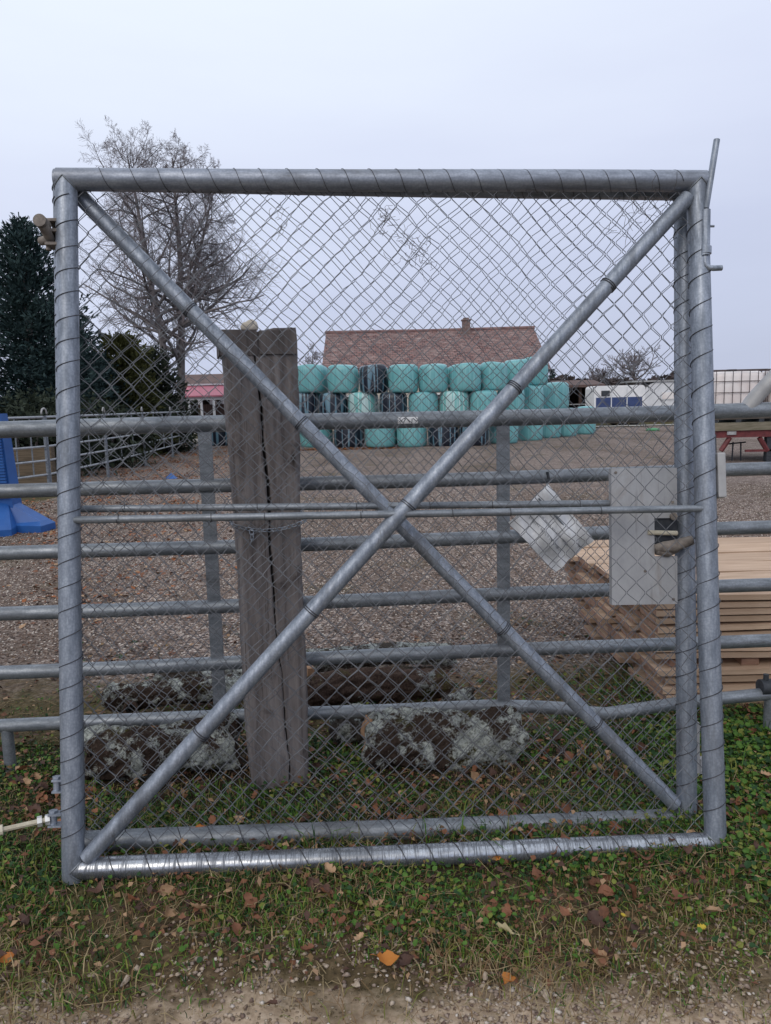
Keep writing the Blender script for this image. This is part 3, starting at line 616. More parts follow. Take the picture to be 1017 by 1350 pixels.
def shed(name, label, px0, px1, ytop, yeave, Y, depth, wallm, roofm, gate=False):
    a = atY(px0, yeave, Y); b = atY(px1, yeave, Y); zt = atY((px0+px1)/2, ytop, Y+depth/2)[2]; ze = a[2]; x0, x1 = a[0], b[0]; O = np.array([(x0+x1)/2, Y+depth/2, 0]); t = thing(name, label, 'shed', O)
    m = MB(); m.prism([(-.4, ze-.05), (depth/2, zt), (depth+.4, ze-.05), (depth+.4, ze-.2), (depth/2, zt-.16), (-.4, ze-.2)], x1-x0+.6, (x0-.3, Y, 0), (0, 1, 0), (0, 0, 1), (1, 0, 0)); m.build('roof', M[roofm], t, O)
    m = MB(); m.box(((x0+x1)/2, Y+depth-.1, ze/2-.1), (x1-x0, .15, ze-.2)); m.box((x0+.08, Y+depth/2, ze/2-.1), (.15, depth-.3, ze-.2)); m.box((x1-.08, Y+depth/2, ze/2-.1), (.15, depth-.3, ze-.2)); m.build('wall', M[wallm], t, O)
    n = max(2, int((x1-x0)/2.5))
    for i in range(n+1): MB().box((x0+.1+(x1-x0-.2)*i/n, Y+.05, ze/2-.1), (.18, .18, ze-.2)).build('post', M[wallm], t, O)
    if gate:
        g = MB()
        for z in (.5, .85, 1.2): g.tube([(x0+.3, Y-.1, z), (x1-.3, Y-.1, z)], .035, 6)
        g.tube([(x0+.3, Y-.1, .1), (x0+.3, Y-.1, 1.3)], .04, 6); g.tube([(x1-.3, Y-.1, .1), (x1-.3, Y-.1, 1.3)], .04, 6); g.build('gate', M['galv_pale'], t, O)
shed('open_shed', 'dark open wooden shed with pale rails just right of the bale stack', 741, 790, 501, 507, 50, 5, 'barnwood', 'brownroof', True)
shed('brown_shed', 'long brown roofed shed behind the little kiosk', 236, 330, 493, 507, 48, 5, 'barnwood', 'brownroof')
def wheel(parent, c, r, wdt, O, ax=(0, 1, 0)):
    t = MB(); a = np.array(ax, float); c = np.array(c, float)
    t.tube([c-a*wdt/2, c-a*wdt*.42, c+a*wdt*.42, c+a*wdt/2], [r*.9, r, r, r*.9], 22); w_ = t.build('wheel', M['tyre'], parent, O, smooth=True, auto=40)
    MB().tube([c-a*(wdt/2+.02), c+a*(wdt/2+.02)], r*.55, 16).build('rim', M['galv_pale'], w_, O)
def horse_trailer():
    Y = 43.0; a = atY(784, 509, Y); b = atY(851, 507, Y); x0, x1 = a[0], b[0]; zt = (a[2]+b[2])/2; zb = .52; wd = 1.9; O = np.array([(x0+x1)/2, Y+wd/2, 0]); L_ = x1-x0
    t = thing('horse_trailer', 'white horse trailer with navy lower side panels beyond the yard', 'trailer', O)
    def rr(x0, x1, z0, z1, c):
        return [(x0, z0), (x1, z0), (x1, z1-c), (x1-c*.3, z1-c*.3), (x1-c, z1), (x0+c, z1), (x0+c*.3, z1-c*.3), (x0, z1-c)]
    MB().prism(rr(x0, x1, zb, zt, .16), wd, (0, Y, 0)).build('body', M['white'], t, O)
    zm = atY(820, 523.5, Y)[2]
    for i in range(3):
        xa = x0+.10+(L_-.2)*i/3; xb = x0+.10+(L_-.2)*(i+1)/3-.06
        MB().box(((xa+xb)/2, Y-.015, (zm+zb+.15)/2), (xb-xa, .03, zm-zb-.15)).build('side_panel', M['navy'], t, O)
    for i in range(1, 3): MB().box((x0+.07+(L_-.2)*i/3, Y-.03, (zt+zb)/2), (.05, .06, zt-zb-.2)).build('side_strut', M['offwhite'], t, O)
    wn = MB().box((x0+.62, Y-.025, zt-.42), (.46, .05, .3)).build('window', M['dark'], t, O); MB().box((x0+.62, Y-.055, zt-.42), (.38, .02, .22)).build('pane', M['glass'], wn, O)
    MB().box(((x0+x1)/2, Y+wd/2, zb-.06), (L_-.1, wd-.1, .1)).build('chassis', M['dark'], t, O)
    for xx in (822, 837):
        x = atY(xx, 556, Y)[0]
        for yy in (Y+.12, Y+wd-.12): wheel(t, (x, yy, .31), .31, .2, O)
    MB().box((atY(829, 556, Y)[0], Y+.05, .70), (1.5, .22, .06)).build('mudguard', M['dark'], t, O)
    d = MB(); d.tube([(x1-.1, Y+wd/2, .46), (x1+1.1, Y+wd/2, .46)], .05, 8); d.tube([(x1+.9, Y+wd/2, .05), (x1+.9, Y+wd/2, .75)], .035, 8); d.build('drawbar', M['galv_pale'], t, O)
horse_trailer()
def van_body():
    Y = 47.5; a = atY(833, 506, Y); b = atY(915, 501, Y); x0, x1 = atY(850, 506, Y)[0], b[0]; zt = b[2]-.05; wd = 2.3; O = np.array([(x0+x1)/2, Y+wd/2, 0])
    t = thing('caravan', 'large rounded white caravan behind the blue and white horse trailer', 'caravan', O)
    P = []
    for i in range(13):
        th = PI/2+PI/2*i/12; P.append((x0+.9+.9*math.cos(th), zt-.75+.75*math.sin(th)))
    P = [(x1-.3, zt), ]+P+[(x0+.1, .9), (x0+.25, .55), (x1-.1, .55), (x1, 1.0), (x1, zt-.35)]
    MB().prism(P[::-1], wd, (0, Y, 0)).build('body', M['offwhite'], t, O)
    MB().box(((a[0]+x1)/2, Y+wd/2-.05, zt+.05), (x1-a[0], wd+.1, .1)).build('awning_roof', M['galv_pale'], t, O)
    for i in range(2): wn = MB().box((x0+1.5+i*1.3, Y-.02, zt-.85), (.9, .04, .5)).build('window', M['offwhite'], t, O); MB().box((x0+1.5+i*1.3, Y-.045, zt-.85), (.8, .02, .4)).build('pane', M['tank'], wn, O)
    for yy in (Y+.15, Y+wd-.15): wheel(t, ((x0+x1)/2, yy, .33), .33, .2, O)
    MB().box(((x0+x1)/2, Y+wd/2, .47), (x1-x0-.4, wd-.3, .12)).build('chassis', M['dark'], t, O)
van_body()
def flatbed():
    Y = 17.0; z = lambda x, y: atY(x, y, Y)[2]
    x0 = atY(943, 560, Y)[0]; x1 = x0+5.2; zt = z(975, 557.5); zb = z(975, 567.5); O = np.array([(x0+x1)/2, Y+1, 0]); W_ = 2.1
    t = thing('flatbed_trailer', 'flatbed farm trailer with plank deck on dull red chassis at right', 'trailer', O)
    m = MB()
    for i in range(8): m.box(((x0+x1)/2, Y+W_*(i+.5)/8, (zt+zb)/2+.002*(i % 2)), (x1-x0, W_/8-.012, zt-zb))
    m.build('deck', M['deck'], t, O)
    zc = z(975, 576.5)
    m = MB(); m.box(((x0+x1)/2, Y+.10, (zb+zc)/2-.004), (x1-x0-.04, .09, zb-zc)); m.box(((x0+x1)/2, Y+W_-.1, (zb+zc)/2-.004), (x1-x0-.04, .09, zb-zc))
    for q in (.02, .5, .98): m.box((x0+.1+(x1-x0-.2)*q, Y+W_/2, (zb+zc)/2-.02), (.09, W_-.32, zb-zc-.03))
    m.build('chassis', M['red'], t, O)
    zl = z(975, 595)
    m = MB(); m.box(((x0+x1)/2+.3, Y+.12, zl), (x1-x0-.9, .06, .05)); m.build('lower_bar', M['red'], t, O)
    for (xa, xb) in ((966, 954), (1005, 1016)):
        p = atY(xa, 577, Y); q = atY(xb, 593, Y); m = MB(); m.tube([(p[0], Y+.12, p[2]), (q[0], Y+.12, q[2]-.03)], .055, 6); m.build('brace', M['red'], t, O)
    rp = atY(966, 571, Y); MB().box((rp[0], Y+.04, rp[2]), (.2, .03, .075)).build('reflector', M['galv_pale'], t, O)
    for xx, yy in ((x0+3.1, Y+.3), (x0+3.1, Y+W_-.3)): wheel(t, (xx, yy, .36), .36, .22, O)
    lp = atY(1013, 590, Y); m = MB(); m.box((lp[0]+.12, Y+.16, (zb-.1)/2), (.20, .14, zb-.1)); m.build('support_leg', M['dark'], t, O)
    # small jack stand under the bed
    j = atY(972, 586, Y+.6); m = MB()
    for dx in (-.1, .1): m.tube([(j[0]+dx, Y+.6, .02), (j[0]+dx*.9, Y+.6, j[2]+.06)], .018, 6)
    m.tube([(j[0]-.2, Y+.6, j[2]+.02), (j[0]+.2, Y+.6, j[2]+.05)], .018, 6); tag(m.build('jack_stand', M['dark'], None, (j[0], Y+.6, 0)), 'small dark metal stand on the ground under the flatbed trailer', 'stand')
    return x0, zt, Y
fx0, fzt, fY = flatbed()
def ibc(x0, label, Y):
    zt = 2.07; zb = fzt; L_, D = 1.2, 1.0; O = np.array([x0+L_/2, Y+D/2, zb]); t = thing('water_container', label, 'liquid container', O, 'caged water containers on the flatbed trailer')
    m = MB()
    for dx in (.08, L_/2, L_-.08): m.box((x0+dx, Y+D/2, zb+.06), (.12, D-.1, .117))
    m.box((x0+L_/2, Y+D/2, zb+.135), (L_, D, .03)); m.build('pallet_base', M['dark'], t, O)
    b = .16; z0, z1 = zb+.155, zt-.03
    P = [(x0+.03+b*(1-math.cos(a)), Y+.03+b*(1-math.sin(a))) for a in np.linspace(0, PI/2, 6)]+[(x0+L_-.03-b*(1-math.sin(a)), Y+.03+b*(1-math.cos(a))) for a in np.linspace(0, PI/2, 6)]+[(x0+L_-.03-b*(1-math.cos(a)), Y+D-.03-b*(1-math.sin(a))) for a in np.linspace(0, PI/2, 6)]+[(x0+.03+b*(1-math.sin(a)), Y+D-.03-b*(1-math.cos(a))) for a in np.linspace(0, PI/2, 6)]
    cx, cy = x0+L_/2, Y+D/2; V = []; prof = [(z0, .97), (z0+.05, 1), (z1-.12, 1), (z1-.04, .96), (z1, .85)]
    for z, s in prof: V += [(cx+(p[0]-cx)*s, cy+(p[1]-cy)*s, z) for p in P]
    n = len(P); f = [(i*n+j, i*n+(j+1) % n, (i+1)*n+(j+1) % n, (i+1)*n+j) for i in range(len(prof)-1) for j in range(n)]+[tuple((len(prof)-1)*n+j for j in range(n))]
    m = MB(); m.add(V, f); m.build('tank', M['tank'], t, O, smooth=True, auto=50)
    MB().tube([(cx, cy, z1-.02), (cx, cy, z1+.06)], .11, 18).build('lid', M['dark'], t, O)
    c = MB(); r = .0085
    ring = lambda z: [(x0+.03, Y, z), (x0+L_-.03, Y, z), (x0+L_, Y+.03, z), (x0+L_, Y+D-.03, z), (x0+L_-.03, Y+D, z), (x0+.03, Y+D, z), (x0, Y+D-.03, z), (x0, Y+.03, z), (x0+.03, Y, z)]
    for z in np.linspace(z0+.02, zt, 5): c.tube(ring(z), r*(1.5 if z > zt-.02 else 1), 6)
    for i in range(7):
        x = x0+.04+(L_-.08)*i/6
        for yy in (Y-.012, Y+D+.012): c.tube([(x, yy, zb+.14), (x, yy, zt)], r, 6)
    for i in range(1, 6):
        y = Y+D*i/6
        for xx in (x0-.012, x0+L_+.012): c.tube([(xx, y, zb+.14), (xx, y, zt)], r, 6)
    for y in (Y+.3, Y+.7): c.tube([(x0, y, zt+.01), (x0+L_, y, zt+.01)], r, 6)
    c.build('cage', M['cage'], t, O)
ibc(fx0+.06, 'caged milky container on the trailer, nearest the gate post', fY+.25)
ibc(fx0+1.36, 'caged milky container on the trailer, cut by the right edge', fY+.25)
p = gnd(861, 568.5); m = MB(); m.lathe([(.28, 0), (.3, .04), (.27, .10), (.1, .13)], (0, 0, 0), 18); o = m.build('feed_bowl', M['green'], smooth=True); o.location = (p[0], p[1], .02); tag(o, 'small green bowl lying by the grass strip beyond the yard', 'bowl')
p = gnd(226, 632); m = MB(); m.add([(-.13, -.08, 0), (.1, -.1, .02), (.15, .05, .0), (.02, .1, .1), (-.12, .08, .05), (0, 0, .14)], [(0, 1, 5), (1, 2, 5), (2, 3, 5), (3, 4, 5), (4, 0, 5), (0, 4, 3, 2, 1)]); o = m.build('plastic_scrap', M['blue']); o.location = (p[0], p[1], .0); tag(o, 'crumpled blue plastic scrap on the leaf litter by the pen', 'scrap')

# ------------------------------------------------------------------ horse pen panels at left
def pen():
    path = [gnd(-60, 672), gnd(4, 661), gnd(67, 650.5), gnd(143, 630), gnd(192, 614.5), gnd(228, 602.5), gnd(253, 593.5)]
    lab = ['nearest grey pipe pen panel, cut by the left edge behind the blue stand', 'grey pipe pen panel between the blue stand and the first round clip', 'grey pipe pen panel crossing behind the left post of the gate',
           'fourth grey pipe pen panel, seen through the mesh below the olive conifer', 'fifth grey pipe pen panel, second from the far end', 'farthest grey pipe pen panel, ending near the kiosk']
    for i in range(6):
        a = path[i].copy(); b = path[i+1].copy(); a[2] = b[2] = 0; d = b-a; Ln = np.linalg.norm(d); d /= Ln; a = a+d*.03; b = b-d*.03
        h = 1.42; t = thing('pen_panel', lab[i], 'pen panel', a, 'pipe panels of the horse pen')
        m = MB()
        for k, z in enumerate((.36, .62, .88, 1.14, h)): m.tube([a+[0, 0, z], b+[0, 0, z]], .021 if k < 4 else .024, 7)
        m.build('rail', M['pen_rail'], t, a, smooth=True, auto=50)
        m = MB()
        for q in (.0, 1.0): m.tube([a+(b-a)*q+[0, 0, .02], a+(b-a)*q+[0, 0, h+.02]], .028, 8); m.box(a+(b-a)*q+[0, 0, .015], (.16, .16, .02))
        m.build('post', M['galv_bar'], t, a, smooth=True, auto=50)
        for q in (.35, .68): MB().tube([a+(b-a)*q+[0, 0, .36], a+(b-a)*q+[0, 0, h]], .014, 6).build('upright', M['galv_bar'], t, a, smooth=True, auto=50)
        m = MB(); th = np.linspace(0, PI, 9); m.tube([b+d*(.03+.07*math.cos(q))+np.array([0, 0, h+.05+.11*math.sin(q)]) for q in th], .017, 6)
        m.build('clip', M['galv_pale'], t, a, smooth=True)
pen()
for i, (xa, xb, Y, z) in enumerate([(8, 66, 15.0, .14), (8, 66, 15.05, .42), (8, 66, 15.1, .70)]):
    A = atY(xa, 600, Y); B = atY(xb, 600, Y); m = MB(); m.box((0, 0, 0), (B[0]-A[0]+.5, .2, .26)); o = m.build('sleeper', M['sleeper']); o.location = ((A[0]+B[0])/2-.2, Y, z); o.rotation_euler = (0, 0, .02*i)
    tag(o, '%s timber sleeper of the low wall inside the pen beside the blue stand' % ['lowest', 'middle', 'topmost'][i], 'sleeper', 'sleepers of the low timber wall')

# ------------------------------------------------------------------ blue jump stand
def jump_stand():
    Y = 9.75; c = atY(-5, 600, Y); t = thing('jump_stand', 'blue plastic jump stand with ridged post and splayed feet, cut by left edge', 'jump stand', (c[0], Y, 0)); O = np.array([c[0], Y, 0])
    zt = atY(8, 545, Y)[2]; m = MB(); n = 26; V = []
    wl = lambda q: (.14+.075*(1-q))
    m.add([(-wl(0), -.13, .25), (wl(0), -.13, .25), (wl(0), .13, .25), (-wl(0), .13, .25), (-wl(1), -.10, zt), (wl(1), -.10, zt), (wl(1), .10, zt), (-wl(1), .10, zt)], [(0, 1, 5, 4), (1, 2, 6, 5), (2, 3, 7, 6), (3, 0, 4, 7), (4, 5, 6, 7)])
    m.build('post', M['blue'], t)
    r = MB()
    for i in range(n):
        q = (i+.5)/n; z = .45+(zt-.55)*q; r.box((.02, -.115-.035*(1-q)-.012, z), (wl(q)*1.55, .035, .028))
    r.build('peg_track', M['blue'], t)
    def foot(ang, L_, w0, w1):
        ca, sa = math.cos(ang), math.sin(ang); f = lambda x, y, z: (x*ca-y*sa, x*sa+y*ca, z)
        b = MB(); b.add([f(0, -w0, 0), f(L_, -w1, 0), f(L_, w1, 0), f(0, w0, 0), f(L_, -w1, .09), f(L_, w1, .09), f(0, -w0*.35, .48), f(0, w0*.35, .48), f(L_*.92, -w1*.55, .14), f(L_*.92, w1*.55, .14), f(0, -w0, .12), f(0, w0, .12)],
              [(0, 1, 4, 10), (1, 2, 5, 4), (2, 3, 11, 5), (10, 4, 8, 6), (4, 5, 9, 8), (5, 11, 7, 9), (6, 8, 9, 7)]); b.build('foot', M['blue'], t)
    foot(-.12, .62, .24, .17); foot(-1.25, .55, .24, .17); foot(PI+.3, .6, .24, .17); foot(PI/2, .45, .2, .15)
jump_stand()

# ------------------------------------------------------------------ tubular cattle barrier
BA = np.array([-1.627, 3.065, 0]); BB = np.array([1.681, 3.244, 0]); bu = (BB-BA)/np.linalg.norm(BB-BA); bn = np.array([bu[1], -bu[0], 0])
def onb(x, y, off=0.0):
    r = ray(x, y); n = np.array([bu[1], -bu[0], 0]); t = ((BA+n*off-CAM)@n)/(r@n); return CAM+t*r
def barrier():
    t = thing('cattle_barrier', 'six rail galvanised cattle barrier running across behind the two mesh gates', 'barrier', BA)
    L0, L1 = -2.6, 6.2; P = lambda s, z: BA+bu*s+np.array([0, 0, z])
    for i, z in enumerate((1.436, 1.187, .935, .685, .437)):
        r = .034 if i == 0 else .029; m = MB(); m.tube([P(s, z+.004*math.sin(s*2+i)) for s in np.linspace(L0, L1, 24)], r, 18); m.build('rail', M['galv_bar'], t, BA, smooth=True, auto=50)
    pts = [P(L0, .215)]+[onb(*q) for q in ((0, 957), (150, 950), (330, 943), (508, 937), (640, 931), (700, 931.5), (745, 934), (775, 939.5), (800, 941), (830, 937), (890, 928), (950, 921), (1010, 915))]+[P(4.2, .20), P(L1, .2)]
    MB().tube(pts, .028, 18).build('bent_rail', M['galv_bar'], t, BA, smooth=True, auto=50)
    for x, y in ((279.5, 740), (664, 740), (1190, 740), (-110, 740)):
        p = onb(x, y); s = (p-BA)@bu; m = MB(); c = P(s, .815); c[2] = (1.42+.19)/2
        rot = np.array([[bu[0], -bu[1], 0], [bu[1], bu[0], 0], [0, 0, 1]]); m.box(c, (.052, .022, 1.42-.19), rot); m.build('upright', M['galv_bar'], t, BA)
    for x in (9, 1014):
        p = onb(x, 960); s = (p-BA)@bu; MB().tube([P(s, -.03), P(s, .19)], .024, 14).build('leg', M['galv_bar'], t, BA, smooth=True, auto=50)
    p = onb(1011, 906); m = MB(); m.tube([p-bu*.03, p+bu*.03], .036, 16); m.tube([p-bu*.004+[0, 0, .03], p-bu*.004+[0, 0, .06]], .012, 8); m.build('clamp', M['dark'], t, BA, smooth=True, auto=40)
    a = onb(984, 540); b = onb(1000, 520); c = onb(1030, 488); d = onb(1075, 455); a[2] -= .005
    MB().tube([a, a*.5+b*.5+[0, 0, .004], b, c, d], .032, 16).build('brace', M['galv_pale'], t, BA, smooth=True, auto=50)
    # maker's sticker on the top rail: a pale strip with dark zigzag lettering, curved round the tube
    m = MB(); s0 = (onb(524, 556)-BA)@bu; s1 = (onb(550, 556)-BA)@bu; k = 8
    def arc(s, a, r=.0348): return P(s, 1.436)+bn*r*math.cos(a)+np.array([0, 0, r*math.sin(a)+.004*math.sin(s*2)])
    V = [arc(s, a) for a in np.linspace(-.42, .36, k) for s in (s0, s1)]; m.add(V, [(2*i, 2*i+1, 2*i+3, 2*i+2) for i in range(k-1)])
    st = m.build('sticker', M['white'], t, BA)
    m = MB(); w_ = s1-s0
    for (x0, y0, x1, y1) in ((.04, .25, .16, .55), (.16, .55, .22, .25), (.28, .2, .42, .85), (.42, .85, .60, .2), (.30, .85, .36, .7), (.70, .15, .72, .75), (.76, .8, .93, .35), (.93, .35, .97, .5)):
        A = arc(s0+w_*x0, -.42+.78*y0, .0354); B = arc(s0+w_*x1, -.42+.78*y1, .0354); m.tube([A, B], .0016, 5)
    m.build('lettering', M['ink'], st, BA)
    # handwritten page in a clear sleeve, hanging crooked in front of the rails
barrier()
def page():
    off = .055; q = [onb(x, y, off) for x, y in ((671, 690), (722, 637), (783, 712), (733, 755))]   # left, top, right, bottom
    O = q[1]; t = thing('plastic_sleeve', 'crumpled clear plastic sleeve with a handwritten page hanging askew on the barrier', 'plastic sleeve', O)
    n = 18; V = []; 
    for i in range(n+1):
        for j in range(n+1):
            u, v = i/n, j/n; p = (1-u)*(1-v)*q[1]+u*(1-v)*q[2]+u*v*q[3]+(1-u)*v*q[0]
            w_ = .010*math.sin(u*9+v*4)+.007*math.sin(v*17-u*6)+.012*math.sin(u*3.1)*math.sin(v*3.1); V.append(p+bn*w_)
    f = [(i*(n+1)+j, i*(n+1)+j+1, (i+1)*(n+1)+j+1, (i+1)*(n+1)+j) for i in range(n) for j in range(n)]
    V2 = [p-bn*.002 for p in V]; m = MB(); m.add(V, f); m.add(V2, [q_[::-1] for q_ in f])
    m.build('sleeve', M['sleeve'], t, O, smooth=True)
    def pt(u, v, k=.0):
        i, j = u*n, v*n; a, b = int(min(i, n-1)), int(min(j, n-1)); fi, fj = i-a, j-b; g = lambda x, y: V[x*(n+1)+y]
        return (g(a, b)*(1-fi)+g(a+1, b)*fi)*(1-fj)+(g(a, b+1)*(1-fi)+g(a+1, b+1)*fi)*fj+bn*(.0025+k)
    m = MB(); rg = np.random.default_rng(2)
    for v0 in (.45, .62):
        u = .16
        while u < .80:
            dv = rg.uniform(.04, .09); dv *= .55; m.tube([pt(u, v0), pt(u+rg.uniform(-.01, .012), v0+dv*.5), pt(u+rg.uniform(.0, .015), v0+dv)], .0008, 4); u += rg.uniform(.012, .035)
    m.build('handwriting', M['ink'], t, O)
    m = MB(); m.tube([pt(.05, .30, .001), pt(.5, .27, .001), pt(.95, .29, .001)], .0035, 5); m.build('seam', M['galv_bar'], t, O)
    m = MB(); a = onb(722, 641, .05); m.tube([a+[0, 0, -.02], a+[0, 0, .02], onb(724, 632, .033), onb(722, 622, .03)], .006, 6); m.build('tie', M['dark'], t, O)
page()

# ------------------------------------------------------------------ timber post with chain and stone
def timber_post():
    base = np.array([-.466, 2.965, 0]); t = thing('timber_post', 'thick weathered timber post with a long split, standing behind the gates', 'post', base)
    yaw = R(14); ca, sa = math.cos(yaw), math.sin(yaw); H_ = 1.775; nz_ = 60; rg = np.random.default_rng(3)
    def sect(q):   # cross section at height fraction q: rounded square with the split in its front
        w_ = (.225+.040*q**.8)/2+.004*math.sin(q*9); d_ = .10+.01*q; cx = .034-.056*q+.005*math.sin(q*11)+.003*math.sin(q*31); sw = .0022+.0045*min(1, max(0, 1.15-abs(q-.66)*3.4)); sd_ = .06
        c = .022; pts = [(-w_, d_-c), (-w_, -d_+c), (-w_+c*.3, -d_+c*.3), (-w_+c, -d_)]
        for k in range(1, 7): x = -w_+c+(cx-sw-.012+w_-c)*k/7; pts.append((x, -d_+.004*math.sin(x*70+q*6)))
        pts += [(cx-sw-.006, -d_+.001), (cx-sw, -d_+.006), (cx, -d_+sd_), (cx+sw, -d_+.008), (cx+sw+.006, -d_+.003)]
        for k in range(1, 6): x = cx+sw+.01+(w_-c-cx-sw-.01)*k/6; pts.append((x, -d_+.005+.004*math.sin(x*60-q*5)))
        pts += [(w_-c, -d_), (w_-c*.3, -d_+c*.3), (w_, -d_+c), (w_, d_-c), (w_-c, d_), (0, d_), (-w_+c, d_)]
        return [(x*ca-y*sa, x*sa+y*ca) for x, y in pts]
    V = []; m = MB(); n = len(sect(0)); hs = np.linspace(-.06, H_, nz_)
    for z in hs:
        q = max(0, z/H_)
        for x, y in sect(q): V.append((x+rg.normal()*.0012, y+rg.normal()*.0012, z+(.012*x/.13+rg.normal()*.003 if z == hs[-1] else 0)))
    f = [(i*n+j, i*n+(j+1) % n, (i+1)*n+(j+1) % n, (i+1)*n+j) for i in range(nz_-1) for j in range(n)]
    m.add(V, f); cV = np.array(V[-n:]); m.add(np.vstack([cV, cV.mean(0)]), [(j, (j+1) % n, n) for j in range(n)]); m.build('timber', M['post'], t, smooth=True, auto=32)
    # darker wet boards nailed round the head
    m = MB(); w_, d_ = .1345, .1125; k = .007; bz0, bz1 = H_-.085, H_+.006
    rot = np.array([[ca, -sa, 0], [sa, ca, 0], [0, 0, 1]]); L_ = lambda x, y: rot@np.array([x, y, 0])
    for c, dm in (((-.07, -d_, 0), (.135, k, bz1-bz0)), ((.073, -d_-.002, 0), (.137, k, bz1-bz0-.006)), ((-w_-.003, 0, 0), (k, 2*d_-k-.004, bz1-bz0)), ((w_+.003, 0, 0), (k, 2*d_-k-.004, bz1-bz0)), ((0, d_, 0), (2*w_-.01, k, bz1-bz0))):
        m.box(L_(c[0], c[1])+np.array([-.012, 0, (bz0+bz1)/2]), dm, rot)
    m.build('head_boards', M['postcap'], t)
    # chain: oval links along a sagging loop round the front
    m = MB(); pts = []
    for s in np.linspace(0, 1, 200):
        x = -.137+.274*s; z = atY(350, 689, 2.845)[2]-.030*math.sin(PI*s)**.8; pts.append(L_(x, -.122)+np.array([0.0, 0, z]))
    pts = [L_(-.142, .09)+np.array([0, 0, pts[0][2]+.01])]+pts+[L_(.142, .09)+np.array([0, 0, pts[0][2]+.01])]
    def links(pts, step, m):
        P = np.array(pts); s = np.r_[0, np.cumsum(np.linalg.norm(np.diff(P, axis=0), axis=1))]; k = int(s[-1]/step)
        for i in range(k):
            c0 = np.array([np.interp(i*step, s, P[:, a]) for a in range(3)]); c1 = np.array([np.interp((i+1)*step, s, P[:, a]) for a in range(3)])
            d = (c1-c0)/(np.linalg.norm(c1-c0)+1e-9); a = np.cross(d, [0, .3, 1.]); a /= np.linalg.norm(a); b = np.cross(d, a); e = (a+b)/1.414 if i % 2 else (a-b)/1.414; c = (c0+c1)/2
            th = np.linspace(0, 2*PI, 13); m.tube([c+d*(step*.64*math.cos(q))+e*(.0075*math.sin(q)) for q in th], .0022, 5, cap=False)
    links(pts, .019, m)
    c0 = pts[50]; links([c0, c0+np.array([.004, -.004, -.03]), c0+np.array([-.006, -.006, -.06])], .019, m)
    tag(m.build('chain', M['galv'], None, base*0, smooth=True), 'thin steel chain looped round the timber post below the two gate bars', 'chain').location = tuple(base)
    st = MB(); st.lathe([(.012, 0), (.030, .004), (.034, .018), (.027, .033), (.012, .042)], (0, 0, 0), 10, jitter=lambda V: V*np.array([1, .8, 1])*(1+.12*np.sin(V[:, :1]*90+V[:, 1:2]*70)))
    so_ = st.build('stone', M['stone'], smooth=True); p = atY(329, 437, 2.945); so_.location = (p[0], p[1], 1.782); tag(so_, 'small pale stone lying on top of the timber post', 'stone')
timber_post()

